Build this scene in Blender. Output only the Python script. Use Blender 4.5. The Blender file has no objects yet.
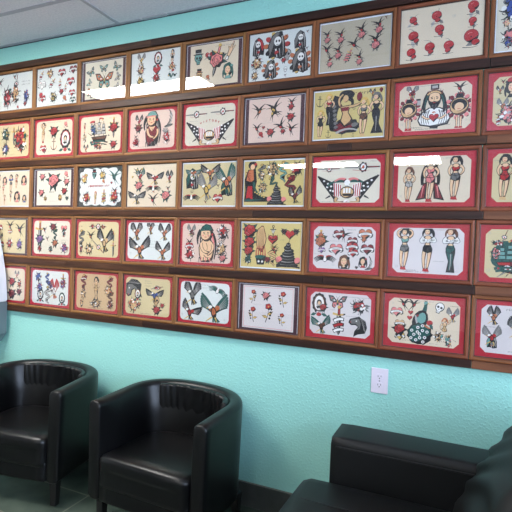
import bpy, bmesh, math, random
from mathutils import Vector, Matrix, noise
PI = math.pi
C = bpy.context.scene.collection
sc = bpy.context.scene

# ------------------------------------------------------------------ camera
cam_d = bpy.data.cameras.new('camera'); cam = bpy.data.objects.new('camera', cam_d); C.objects.link(cam)
cam_d.sensor_fit = 'HORIZONTAL'; cam_d.sensor_width = 36.0; cam_d.lens = 477.84 / 512 * 36.0
cam_d.clip_start = 0.02
RIGHT = Vector((0.9121, 0.4083, 0.0359)); UP = Vector((-0.0418, 0.0053, 0.9991)); FWD = Vector((-0.4078, 0.9128, -0.0219))
m = Matrix((RIGHT, UP, -FWD)).transposed().to_4x4()
m.translation = Vector((2.6288, -2.2620, 1.3632))
cam.matrix_world = m
sc.camera = cam

# ------------------------------------------------------------------ world, exposure
def srgb(r, g, b):
    f = lambda c: (c/255/12.92) if c/255 <= 0.04045 else ((c/255+0.055)/1.055)**2.4
    return (f(r), f(g), f(b), 1.0)
w = bpy.data.worlds.new('sky'); sc.world = w; w.use_nodes = True
bgn = w.node_tree.nodes['Background']; bgn.inputs[0].default_value = (0.62, 0.76, 1.0, 1); bgn.inputs[1].default_value = 19.0
sc.view_settings.view_transform = 'Standard'; sc.view_settings.look = 'None'; sc.view_settings.gamma = 1
sc.view_settings.use_curve_mapping = False
sc.view_settings.exposure = 0.0
PANEL = 32.0          # radiance of the ceiling light diffusers

# room limits
X0, X1, Y0, ZC = -2.6, 4.3, -6.8, 2.644

# daylight portal in the shop window of the right-hand wall
WY0, WY1, WZ0, WZ1 = -4.2, -1.3, 0.75, 2.25
pl = bpy.data.lights.new('window_portal', 'AREA'); pl.shape = 'RECTANGLE'; pl.size = WY1-WY0; pl.size_y = WZ1-WZ0
pl.cycles.is_portal = True
po = bpy.data.objects.new('window_portal', pl); C.objects.link(po)
po.location = (X1+0.02, (WY0+WY1)/2, (WZ0+WZ1)/2)
po.rotation_euler = (Vector((1, 0, 0))).to_track_quat('Z', 'Y').to_euler()

# ------------------------------------------------------------------ materials
def mat(name, col, rough=0.5, bump=None, spec=0.5, metal=0.0, coat=0.0, var=None):
    """var=(scale, second colour, stretch xyz, contrast) mixes a noise pattern of the material's own colours"""
    m = bpy.data.materials.new(name); m.use_nodes = True
    nt = m.node_tree; b = nt.nodes['Principled BSDF']
    b.inputs['Base Color'].default_value = col; b.inputs['Roughness'].default_value = rough
    b.inputs['Specular IOR Level'].default_value = spec; b.inputs['Metallic'].default_value = metal
    b.inputs['Coat Weight'].default_value = coat
    tc = nt.nodes.new('ShaderNodeTexCoord')
    if var:
        sc_, c2, st, lo, hi = var
        mp = nt.nodes.new('ShaderNodeMapping'); mp.inputs['Scale'].default_value = st
        nt.links.new(tc.outputs['Object'], mp.inputs[0])
        oi = nt.nodes.new('ShaderNodeObjectInfo'); ad = nt.nodes.new('ShaderNodeVectorMath'); ad.operation = 'ADD'
        ml = nt.nodes.new('ShaderNodeMath'); ml.operation = 'MULTIPLY'; ml.inputs[1].default_value = 37.0
        nt.links.new(oi.outputs['Random'], ml.inputs[0])
        nt.links.new(mp.outputs[0], ad.inputs[0]); nt.links.new(ml.outputs[0], ad.inputs[1])
        n = nt.nodes.new('ShaderNodeTexNoise'); n.inputs['Scale'].default_value = sc_; n.inputs['Detail'].default_value = 5
        nt.links.new(ad.outputs[0], n.inputs['Vector'])
        cr = nt.nodes.new('ShaderNodeValToRGB')
        cr.color_ramp.elements[0].position = lo; cr.color_ramp.elements[0].color = col
        cr.color_ramp.elements[1].position = hi; cr.color_ramp.elements[1].color = c2
        nt.links.new(n.outputs['Fac'], cr.inputs[0]); nt.links.new(cr.outputs[0], b.inputs['Base Color'])
    if bump:
        bs, bd, bst = bump
        n2 = nt.nodes.new('ShaderNodeTexNoise'); n2.inputs['Scale'].default_value = bs; n2.inputs['Detail'].default_value = 4
        nt.links.new(tc.outputs['Object'], n2.inputs['Vector'])
        bp = nt.nodes.new('ShaderNodeBump'); bp.inputs['Strength'].default_value = bst; bp.inputs['Distance'].default_value = bd
        nt.links.new(n2.outputs['Fac'], bp.inputs['Height']); nt.links.new(bp.outputs[0], b.inputs['Normal'])
    return m

def wood(name, c1, c2, axis, rough=0.45):
    st = {'x': (4, 60, 60), 'z': (60, 60, 4)}[axis]
    return mat(name, c1, rough, var=(1.0, c2, st, 0.32, 0.68), bump=(40, 0.001, 0.25), spec=.3)

def wall_mat():
    m = mat('teal_wall_paint', srgb(156, 216, 205), 0.42, spec=0.35)
    nt = m.node_tree; b = nt.nodes['Principled BSDF']; tc = nt.nodes['Texture Coordinate']
    v = nt.nodes.new('ShaderNodeTexVoronoi'); v.feature = 'SMOOTH_F1'; v.inputs['Scale'].default_value = 120; v.inputs['Smoothness'].default_value = 0.6
    n = nt.nodes.new('ShaderNodeTexNoise'); n.inputs['Scale'].default_value = 85; n.inputs['Detail'].default_value = 2
    nt.links.new(tc.outputs['Object'], v.inputs['Vector']); nt.links.new(tc.outputs['Object'], n.inputs['Vector'])
    mr = nt.nodes.new('ShaderNodeMapRange'); mr.inputs[1].default_value = 0.48; mr.inputs[2].default_value = 0.7
    nt.links.new(n.outputs['Fac'], mr.inputs[0])
    mx = nt.nodes.new('ShaderNodeMath'); mx.operation = 'SUBTRACT'; mx.inputs[0].default_value = 1.0
    nt.links.new(v.outputs['Distance'], mx.inputs[1])
    mu = nt.nodes.new('ShaderNodeMath'); mu.operation = 'MULTIPLY'
    nt.links.new(mr.outputs[0], mu.inputs[0]); nt.links.new(mx.outputs[0], mu.inputs[1])
    bp = nt.nodes.new('ShaderNodeBump'); bp.inputs['Strength'].default_value = 0.7; bp.inputs['Distance'].default_value = 0.005
    nt.links.new(mu.outputs[0], bp.inputs['Height']); nt.links.new(bp.outputs[0], b.inputs['Normal'])
    return m

def tile_mat(name, c1, c2, grout, sx, sy, plane='xy'):
    m = mat(name, c1, 0.42, spec=0.5)
    nt = m.node_tree; b = nt.nodes['Principled BSDF']; tc = nt.nodes['Texture Coordinate']
    mp = nt.nodes.new('ShaderNodeMapping'); nt.links.new(tc.outputs['Object'], mp.inputs[0])
    mp.inputs['Location'].default_value = (0.10, 0.0, 0)
    br = nt.nodes.new('ShaderNodeTexBrick'); br.offset = 0.5
    br.inputs['Scale'].default_value = 1.0; br.inputs['Brick Width'].default_value = sx; br.inputs['Row Height'].default_value = sy
    br.inputs['Mortar Size'].default_value = 0.0045; br.inputs['Mortar Smooth'].default_value = 0.2
    br.inputs['Mortar'].default_value = grout
    nt.links.new(mp.outputs[0], br.inputs['Vector'])
    n = nt.nodes.new('ShaderNodeTexNoise'); n.inputs['Scale'].default_value = 6; n.inputs['Detail'].default_value = 6
    nt.links.new(tc.outputs['Object'], n.inputs['Vector'])
    cr = nt.nodes.new('ShaderNodeValToRGB'); cr.color_ramp.elements[0].position = .35; cr.color_ramp.elements[1].position = .7
    cr.color_ramp.elements[0].color = c1; cr.color_ramp.elements[1].color = c2
    nt.links.new(n.outputs['Fac'], cr.inputs[0])
    nt.links.new(cr.outputs[0], br.inputs['Color1']); nt.links.new(cr.outputs[0], br.inputs['Color2'])
    nt.links.new(br.outputs['Color'], b.inputs['Base Color'])
    bp = nt.nodes.new('ShaderNodeBump'); bp.inputs['Strength'].default_value = .4; bp.inputs['Distance'].default_value = .002
    nt.links.new(n.outputs['Fac'], bp.inputs['Height']); nt.links.new(bp.outputs[0], b.inputs['Normal'])
    return m

def glass_mat():
    m = bpy.data.materials.new('picture_glass'); m.use_nodes = True; nt = m.node_tree
    for n in list(nt.nodes): nt.nodes.remove(n)
    o = nt.nodes.new('ShaderNodeOutputMaterial'); mx = nt.nodes.new('ShaderNodeMixShader')
    t = nt.nodes.new('ShaderNodeBsdfTransparent'); g = nt.nodes.new('ShaderNodeBsdfGlossy'); g.inputs['Roughness'].default_value = 0.0
    f = nt.nodes.new('ShaderNodeFresnel'); ge = nt.nodes.new('ShaderNodeNewGeometry')
    ir = nt.nodes.new('ShaderNodeMapRange'); ir.inputs[3].default_value = 1.5; ir.inputs[4].default_value = 1/1.5
    nt.links.new(ge.outputs['Backfacing'], ir.inputs[0]); nt.links.new(ir.outputs[0], f.inputs['IOR'])
    nt.links.new(f.outputs[0], mx.inputs[0]); nt.links.new(t.outputs[0], mx.inputs[1]); nt.links.new(g.outputs[0], mx.inputs[2])
    nt.links.new(mx.outputs[0], o.inputs['Surface'])
    return m

def emit_mat(name, col, s):
    m = bpy.data.materials.new(name); m.use_nodes = True; nt = m.node_tree; b = nt.nodes['Principled BSDF']
    b.inputs['Base Color'].default_value = (.8, .8, .8, 1)
    b.inputs['Emission Color'].default_value = col; b.inputs['Emission Strength'].default_value = s
    return m

def leather(name, col, rough=0.36):
    return mat(name, col, rough, bump=(260, 0.0005, 0.22), spec=0.34, var=(7, tuple(c*1.4 for c in col[:3])+(1,), (1, 1, 1), .3, .8))

M = dict(
    wall=wall_mat(),
    plain_wall=mat('cream_wall_paint', srgb(222, 220, 216), 0.6),
    ceiling=mat('ceiling_tile', srgb(232, 226, 228), 0.85, var=(90, srgb(216, 210, 214), (1, 1, 1), .35, .7), bump=(220, 0.001, .25)),
    tbar=mat('ceiling_grid_metal', srgb(178, 174, 180), 0.5),
    floor=tile_mat('slate_floor_tile', srgb(52, 64, 55), srgb(82, 93, 82), srgb(120, 122, 108), 0.62, 0.31),
    base=tile_mat('slate_skirting_tile', srgb(46, 50, 48), srgb(68, 72, 69), srgb(120, 118, 110), 0.60, 0.60),
    leather=leather('black_leather', srgb(9, 9, 10), .34),
    leather2=leather('black_leather_sofa', srgb(11, 13, 14), 0.5),
    legw=mat('black_painted_wood', srgb(16, 14, 14), 0.4),
    thread=mat('seam', srgb(14, 14, 15), 0.6),
    glass=glass_mat(),
    diffuser=emit_mat('lit_diffuser', (1.0, 0.97, 0.93, 1), PANEL),
    troffer=mat('white_enamel', srgb(225, 225, 222), 0.4),
    plate=mat('white_plastic', srgb(222, 214, 226), 0.35),
    slot=mat('dark_slot', srgb(30, 28, 30), 0.6),
    screw=mat('steel_screw', srgb(150, 148, 150), 0.35, metal=1.0),
    steel=mat('grey_painted_steel', srgb(104, 116, 122), 0.4, bump=(90, 0.0008, .2)),
    cover=mat('white_glossy_cover', srgb(214, 216, 222), 0.22),
    win_glass=glass_mat(),
    red_mat=mat('red_mat_board', srgb(182, 22, 44), 0.7, var=(3, srgb(168, 18, 38), (1, 1, 1), .3, .7)),
    mauve_mat=mat('mauve_mat_board', srgb(68, 32, 44), 0.7),
    black_mat=mat('black_mat_board', srgb(46, 48, 46), 0.7),
    white_edge=mat('white_backing', srgb(226, 228, 236), 0.6),
    bevel=mat('pale_mat_bevel', srgb(226, 208, 200), 0.6),
)
WOODS = []
for nm, a, b2 in (('walnut', srgb(104, 60, 34), srgb(144, 90, 56)), ('oak', srgb(112, 72, 38), srgb(150, 104, 60)), ('red_brown', srgb(100, 52, 34), srgb(134, 76, 52))):
    WOODS.append((wood(nm+'_moulding_across', a, b2, 'x'), wood(nm+'_moulding_upright', a, b2, 'z')))
LIPS = [mat('dark_inner_lip', srgb(58, 34, 26), .45)]
RAILM = {'dark': wood('dark_walnut_board', srgb(34, 18, 14), srgb(58, 34, 27), 'x'),
         'brown': wood('brown_walnut_board', srgb(50, 28, 18), srgb(82, 52, 34), 'x'),
         'light': wood('reddish_pine_board', srgb(92, 54, 36), srgb(126, 80, 54), 'x')}
INK = {k: mat('ink_'+n, srgb(*c), 0.6, spec=.2) for k, n, c in (
    ('K', 'black', (30, 30, 34)), ('R', 'red', (176, 46, 50)), ('T', 'teal', (34, 84, 78)), ('G', 'green', (58, 104, 66)),
    ('Y', 'yellow', (208, 172, 92)), ('O', 'orange', (188, 108, 70)), ('B', 'blue', (52, 78, 152)), ('V', 'violet', (122, 84, 150)),
    ('S', 'skin', (226, 188, 150)), ('W', 'white', (232, 230, 226)), ('N', 'grey', (112, 110, 108)), ('n', 'pale_grey', (172, 168, 164)),
    ('D', 'brown', (104, 66, 48)), ('P', 'pink', (220, 128, 126)), ('t', 'pale_teal', (110, 158, 150)), ('s', 'tan', (206, 168, 120)), ('M', 'maroon', (120, 34, 44)))}
PAPER = {k: mat('paper_'+k, srgb(*c), 0.6, spec=.2, var=(5, srgb(*[int(x*.96) for x in c]), (1, 1, 1), .35, .75)) for k, c in dict(
    white=(216, 219, 216), cream=(218, 202, 178), tan=(206, 190, 148), straw=(206, 186, 122), pink=(220, 194, 180), ivory=(216, 208, 190),
    brown=(200, 170, 132), stone=(184, 172, 150), frost=(214, 206, 204)).items()}

# ------------------------------------------------------------------ helpers
def obj(name, bm, mats, parent=None, smooth=False, loc=None, rot=None):
    me = bpy.data.meshes.new(name)
    bmesh.ops.recalc_face_normals(bm, faces=bm.faces[:]) if smooth is not None else None
    bm.to_mesh(me); bm.free()
    for mm in (mats if isinstance(mats, (list, tuple)) else [mats]): me.materials.append(mm)
    if smooth:
        for p in me.polygons: p.use_smooth = True
    o = bpy.data.objects.new(name, me); C.objects.link(o)
    if parent: o.parent = parent
    if loc: o.location = loc
    if rot: o.rotation_euler = rot
    return o
def struct(name, bm, m, **k):
    o = obj(name, bm, m, **k); o['kind'] = 'structure'; return o
def thing(name, label, cat, loc=(0, 0, 0), rz=0, group=None):
    o = bpy.data.objects.new(name, None); C.objects.link(o); o.empty_display_size = .1
    o.location = loc; o.rotation_euler = (0, 0, rz); o['label'] = label; o['category'] = cat
    if group: o['group'] = group
    return o
def tag(o, label, cat, group=None):
    o['label'] = label; o['category'] = cat
    if group: o['group'] = group
    return o
def box(bm, a, b, bev=0.0, seg=2, mi=0):
    x0, y0, z0 = a; x1, y1, z1 = b
    v = [bm.verts.new(p) for p in ((x0, y0, z0), (x1, y0, z0), (x1, y1, z0), (x0, y1, z0), (x0, y0, z1), (x1, y0, z1), (x1, y1, z1), (x0, y1, z1))]
    fs = [bm.faces.new([v[i] for i in f]) for f in ((0, 3, 2, 1), (4, 5, 6, 7), (0, 1, 5, 4), (1, 2, 6, 5), (2, 3, 7, 6), (3, 0, 4, 7))]
    for f in fs: f.material_index = mi
    if bev > 0:
        es = list({e for f in fs for e in f.edges})
        bmesh.ops.bevel(bm, geom=es, offset=bev, segments=seg, profile=.5, affect='EDGES')
    return bm
def B(a, b, bev=0.0, seg=2):
    return box(bmesh.new(), a, b, bev, seg)

# ------------------------------------------------------------------ room shell
struct('floor', B((X0-.1, Y0-.1, -.08), (X1+.1, .1, 0)), M['floor'])
struct('ceiling', B((X0-.1, Y0-.1, ZC), (X1+.1, .1, ZC+.05)), M['ceiling'])
struct('wall_back', B((X0-.1, 0, 0), (X1+.1, .1, ZC)), M['wall'])
struct('wall_left', B((X0-.1, Y0, 0), (X0, 0, ZC)), M['plain_wall'])
struct('wall_front', B((X0-.1, Y0-.1, 0), (X1+.1, Y0, ZC)), M['plain_wall'])
bm = bmesh.new()
box(bm, (X1, Y0, 0), (X1+.1, WY0, ZC)); box(bm, (X1, WY1, 0), (X1+.1, 0, ZC))
box(bm, (X1, WY0, 0), (X1+.1, WY1, WZ0)); box(bm, (X1, WY0, WZ1), (X1+.1, WY1, ZC))
struct('wall_right', bm, M['plain_wall'])
bm = bmesh.new()
fw = .05
box(bm, (X1, WY0, WZ0), (X1+.06, WY0+fw, WZ1)); box(bm, (X1, WY1-fw, WZ0), (X1+.06, WY1, WZ1))
box(bm, (X1, WY0+fw, WZ0), (X1+.06, WY1-fw, WZ0+fw)); box(bm, (X1, WY0+fw, WZ1-fw), (X1+.06, WY1-fw, WZ1))
box(bm, (X1, (WY0+WY1)/2-.02, WZ0+fw), (X1+.06, (WY0+WY1)/2+.02, WZ1-fw))
wf = struct('window_1', bm, M['troffer'])
obj('window_glass', B((X1+.03, WY0+fw, WZ0+fw), (X1+.034, WY1-fw, WZ1-fw)), M['win_glass'], wf)
# tiled skirting
bm = B((X0, -.011, 0.0), (X1, 0, .123), .0015, 1)
sk = struct('baseboard_back', bm, mat('slate_skirting', srgb(50, 54, 52), .45, var=(7, srgb(74, 78, 75), (1, 1, 1), .35, .7), bump=(30, .002, .3)))
bm = bmesh.new()
xj = 1.888
for k in range(-7, 5):
    box(bm, (xj+k*.6-.0018, -.0116, .001), (xj+k*.6+.0018, -.010, .1225))
box(bm, (X0, -.0105, .123), (X1, 0, .1255))
o = obj('grout', bm, mat('grout', srgb(116, 116, 106), .8), sk)
# ceiling grid
TX = [0.683+1.22*k for k in range(-2, 3)]; TY = [-.335-.61*k for k in range(0, 11)]
bm = bmesh.new()
for x in TX: box(bm, (x-.012, Y0, ZC-.004), (x+.012, -.024, ZC+.001))
for y in TY: box(bm, (X0, y-.012, ZC-.0045), (X1, y+.012, ZC+.001))
struct('trim_1', bm, M['tbar'])
bm = bmesh.new()
box(bm, (X0, -.022, ZC-.004), (.838, -.0005, ZC+.001)); box(bm, (.862, -.024, ZC-.007), (1.02, -.0005, ZC-.002)); box(bm, (1.03, -.022, ZC-.004), (X1, -.0005, ZC+.001))
struct('trim_2', bm, M['tbar'])
struct('trim_3', B((X0, -.0035, ZC-.009), (X1, 0, ZC-.0045)), mat('dark_caulk', srgb(70, 74, 76), .8))

# ------------------------------------------------------------------ ceiling lights
def troffer(x0, x1, y0, y1, label):
    t = thing('ceiling_light', label, 'ceiling light', ((x0+x1)/2, (y0+y1)/2, ZC-.006), group='fluorescent ceiling lights behind the viewpoint')
    a, b = (x1-x0)/2, (y1-y0)/2
    bm = bmesh.new(); f = .03
    box(bm, (-a, -b, -.012), (a, -b+f, .004)); box(bm, (-a, b-f, -.012), (a, b, .004))
    box(bm, (-a, -b+f, -.012), (-a+f, b-f, .004)); box(bm, (a-f, -b+f, -.012), (a, b-f, .004))
    obj('light_frame', bm, M['troffer'], t)
    obj('diffuser', B((-a+f, -b+f, -.008), (a-f, b-f, .002)), M['diffuser'], t)
troffer(-.50, .74, -1.50, -.86, 'long rectangular white ceiling light close to the picture wall')
troffer(-.18, 1.08, -5.12, -4.62, 'far ceiling light mirrored as a thin strip in the third row glass')
troffer(1.52, 2.24, -5.14, -4.42, 'far square ceiling light mirrored in the three bathing girls picture')

# ------------------------------------------------------------------ 2-D print drawing
class Sheet:
    """collects flat ink shapes laid on a paper (metres, origin at the paper's centre, x right, z up)"""
    def __init__(s, w, h):
        s.w, s.h, s.items, s.T = w, h, [], (0, 0, 1, 0, 1); s.lv = 0
    def at(s, x, y, size, rot=0, flip=1):
        s.T = ((x-.5)*s.w, (.5-y)*s.h, size*s.h, math.radians(rot), flip); s.lv = 1
        return s
    def tf(s, p):
        cx, cy, k, r, fl = s.T; x, y = p[0]*k*fl, p[1]*k
        X = cx+x*math.cos(r)-y*math.sin(r); Y = cy+x*math.sin(r)+y*math.cos(r)
        a, b = s.w/2-.002, s.h/2-.002
        return (max(-a, min(a, X)), max(-b, min(b, Y)))
    def P(s, pts, c):
        q = [s.tf(p) for p in pts]; s.items.append((q, s.lv, c)); s.lv += 1
        if c in 'Kn' or len(q) < 4: return
        # flash-style black whip shading printed along one side of every coloured field
        cx = sum(p[0] for p in q)/len(q); cy = sum(p[1] for p in q)/len(q)
        ex = max(p[0] for p in q)-min(p[0] for p in q); ey = max(p[1] for p in q)-min(p[1] for p in q)
        if min(ex, ey) < .0085: return
        dx, dy = .55, -.83; ext = max((p[0]-cx)*dx+(p[1]-cy)*dy for p in q)
        run = [i for i, p in enumerate(q) if (p[0]-cx)*dx+(p[1]-cy)*dy > ext*.25]
        if len(run) < 3: return
        n = len(q); st = [i for i in run if (i-1) % n not in run]
        if len(st) != 1: return
        seq = [(st[0]+k) % n for k in range(len(run))]
        o = [q[i] for i in seq]; f = {'S': .16, 'W': .14, 's': .22, 'Y': .25}.get(c, .42)
        inner = []
        for j, i in enumerate(seq):
            t = math.sin(PI*j/(len(seq)-1)); inner.append((q[i][0]+(cx-q[i][0])*f*t, q[i][1]+(cy-q[i][1])*f*t))
        s.items.append((o+inner[::-1], s.lv, {'S': 'D', 'W': 'N', 's': 'D'}.get(c, 'K'))); s.lv += 1
    def E(s, cx, cy, rx, ry, c, rot=0, n=14, lob=0, la=.12):
        r = math.radians(rot); pts = []
        for i in range(n):
            a = 2*PI*i/n; k = 1+la*math.cos(lob*a) if lob else 1
            x, y = rx*k*math.cos(a), ry*k*math.sin(a)
            pts.append((cx+x*math.cos(r)-y*math.sin(r), cy+x*math.sin(r)+y*math.cos(r)))
        s.P(pts, c)
    def S(s, pts, w, c, w2=None):
        w2 = w*.35 if w2 is None else w2
        if len(pts) == 3:      # smooth quadratic
            a, b, d = pts; pts = [((1-t)**2*a[0]+2*t*(1-t)*b[0]+t*t*d[0], (1-t)**2*a[1]+2*t*(1-t)*b[1]+t*t*d[1]) for t in [i/5 for i in range(6)]]
        L, Rr = [], []
        n = len(pts)
        for i, p in enumerate(pts):
            q0 = pts[max(0, i-1)]; q1 = pts[min(n-1, i+1)]
            dx, dy = q1[0]-q0[0], q1[1]-q0[1]; l = math.hypot(dx, dy) or 1
            ww = (w+(w2-w)*i/(n-1))/2
            L.append((p[0]-dy/l*ww, p[1]+dx/l*ww)); Rr.append((p[0]+dy/l*ww, p[1]-dx/l*ww))
        s.P(L+Rr[::-1], c)
    def ring(s, cx, cy, r, w, c, n=14, a0=0, a1=360):
        a0, a1 = math.radians(a0), math.radians(a1)
        o = [(cx+r*math.cos(a0+(a1-a0)*i/n), cy+r*math.sin(a0+(a1-a0)*i/n)) for i in range(n+1)]
        q = [(cx+(r-w)*math.cos(a0+(a1-a0)*i/n), cy+(r-w)*math.sin(a0+(a1-a0)*i/n)) for i in range(n+1)]
        for i in range(n):
            s.P([o[i], o[i+1], q[i+1], q[i]], c); s.lv -= 1
        s.lv += 1

def leaf(s, x, y, l, w, ang, c):
    a = math.radians(ang); dx, dy = math.cos(a), math.sin(a)
    s.P([(x, y), (x+dx*l*.45-dy*w, y+dy*l*.45+dx*w), (x+dx*l, y+dy*l), (x+dx*l*.45+dy*w, y+dy*l*.45-dx*w)], c)
def m_rose(s, c='R', lf='T', n=5, **k):
    for a in (20, 150, 265)[:3 if n > 4 else 2]:
        for d in (-14, 16): leaf(s, 0, 0, .62, .13, a+d*1.3, 'K'); leaf(s, .0, 0, .57, .09, a+d*1.3, lf)
    s.E(0, 0, .37, .35, 'K', n=28, lob=7, la=.09); s.E(0, 0, .33, .31, c, n=28, lob=7, la=.09)
    for i in range(5):
        a = math.radians(72*i+20); s.S([(.2*math.cos(a), .2*math.sin(a)), (.33*math.cos(a+.35), .31*math.sin(a+.35)), (.2*math.cos(a+.9), .2*math.sin(a+.9))], .03, 'K', .02)
    for r, a in ((.24, 20), (.16, 140), (.09, 250)):
        s.ring(0, 0, r, .03, 'K', 8, a, a+230)
    s.S([(-.1, .2), (.05, .26), (.2, .14)], .03, 'P'); s.S([(-.2, -.08), (-.1, -.2), (.08, -.22)], .03, 'P')
def m_bird(s, c='R', b='K', **k):
    s.S([(.0, .0), (-.12, .28), (-.42, .42)], .17, b, .02); s.S([(.02, .02), (.14, .3), (.46, .48)], .17, b, .02)
    s.S([(-.05, .06), (-.2, .12), (-.46, .16)], .09, b, .01); s.S([(.07, .06), (.2, .16), (.5, .22)], .09, b, .01)
    s.S([(0, 0), (.1, -.2), (.34, -.44)], .1, b, .01); s.S([(0, 0), (.02, -.24), (.14, -.5)], .08, b, .01)
    s.E(-.02, -.03, .11, .17, b, 30); s.E(-.05, -.04, .065, .11, c, 30); s.E(-.13, .11, .07, .06, b); s.P([(-.19, .13), (-.28, .08), (-.18, .08)], 'Y')
def m_wing(s, x, y, ang, l, c, c2, n=5, flip=1):
    a0 = math.radians(ang)
    for i in range(n):
        t = i/(n-1); a = a0-flip*t*.6; ll = l*(1.04-.36*t)
        x2, y2 = x+math.cos(a)*ll, y+math.sin(a)*ll; xm, ym = x+math.cos(a+flip*.18)*ll*.55, y+math.sin(a+flip*.18)*ll*.55
        s.S([(x, y), (xm, ym), (x2, y2)], .15*l/.6, c, .06*l/.6)
    for i in range(n-1):
        t = (i+.5)/(n-1); a = a0-flip*t*.6; ll = l*(.9-.34*t)
        s.S([(x+math.cos(a)*ll*.35, y+math.sin(a)*ll*.35), (x+math.cos(a)*ll, y+math.sin(a)*ll)], .02, 'n', .01)
    s.E(x+math.cos(a0)*l*.14, y+math.sin(a0)*l*.14, .1*l/.6, .08*l/.6, c2, ang)
def m_eagle(s, c='K', c2='O', a1=110, a2=66, head='W', acc='Y', **k):
    m_wing(s, -.04, -.05, a1, .64, c, c2, 6, flip=-1); m_wing(s, .06, -.05, a2, .64, c, c2, 6, flip=1)
    for a in (-75, -60, -45, -92): s.S([(0, -.2), (math.cos(math.radians(a))*.3, -.2+math.sin(math.radians(a))*.26)], .07, c, .05)
    s.E(.0, -.1, .1, .19, 'K', 10); s.E(0, -.09, .065, .13, c2, 10); s.S([(-.03, -.02), (.0, -.1), (-.02, -.18)], .02, 'K')
    s.E(-.13, .06, .09, .07, 'K', 20); s.E(-.13, .06, .075, .055, head, 20); s.P([(-.19, .07), (-.29, .01), (-.19, .02)], acc)
    s.S([(-.05, -.25), (-.2, -.33), (-.28, -.42)], .05, acc, .02); s.S([(.05, -.25), (.14, -.36), (.08, -.45)], .05, acc, .02)
def m_eaglewide(s, c='T', c2='R', **k):
    for f in (1, -1):
        for i in range(4):
            s.S([(f*.05, .1-i*.05), (f*.3, .32-i*.09), (f*(.72-.06*i), -.0-i*.06)], .1, c, .04)
        s.S([(f*.04, .14), (f*.25, .3), (f*.5, .16)], .09, c2, .04)
    s.E(0, -.02, .12, .16, 'K'); s.E(0, -.02, .1, .13, 'W'); s.E(.0, .14, .07, .07, 'W'); s.P([(.05, .15), (.13, .11), (.05, .1)], 'Y')
def m_heart(s, c='R', ban=True, **k):
    pts = []
    for i in range(20):
        t = 2*PI*i/20; pts.append((16*math.sin(t)**3/38, (13*math.cos(t)-5*math.cos(2*t)-2*math.cos(3*t)-math.cos(4*t))/38))
    s.P([(x*1.1, y*1.1) for x, y in pts], 'K'); s.P(pts, c)
    s.S([(-.26, .2), (-.1, .24), (-.04, .1)], .05, 'P')
    if ban:
        s.S([(-.5, -.12), (0, .16), (.5, -.08)], .2, 'K', .2); s.S([(-.48, -.12), (0, .16), (.48, -.08)], .14, 'W', .14)
        s.S([(-.3, -.03), (0, .07), (.3, .0)], .03, 'N', .03)
        s.S([(-.5, -.12), (-.42, -.3), (-.25, -.26)], .09, 'K'); s.S([(.5, -.08), (.42, -.28), (.28, -.24)], .09, 'K')
def m_dagger(s, c='R', g='Y', ban='W', **k):
    s.P([(-.075, .2), (.075, .2), (.05, -.36), (0, -.5), (-.05, -.36)], 'K'); s.P([(-.045, .18), (.0, .18), (.0, -.44), (-.025, -.34)], 'n')
    s.S([(-.2, .24), (0, .18), (.2, .24)], .07, g, .05); s.S([(0, .2), (0, .42)], .09, 'K', .08); s.S([(0, .22), (0, .4)], .05, c, .05); s.E(0, .45, .06, .05, g)
    if ban:
        for y in (.05, -.12, -.28):
            s.S([(-.17, y-.05), (0, y+.06), (.17, y+.02)], .13, 'K', .11); s.S([(-.15, y-.05), (0, y+.06), (.15, y+.02)], .08, c if y == -.12 else ban, .07)
def m_daggerrose(s, c='R', lf='T', **k):
    m_dagger(s, c, ban=None); t = s.T; s.T = (t[0], t[1], t[2]*.62, t[3], t[4]); m_rose(s, c, lf, 4); s.T = t
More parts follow.
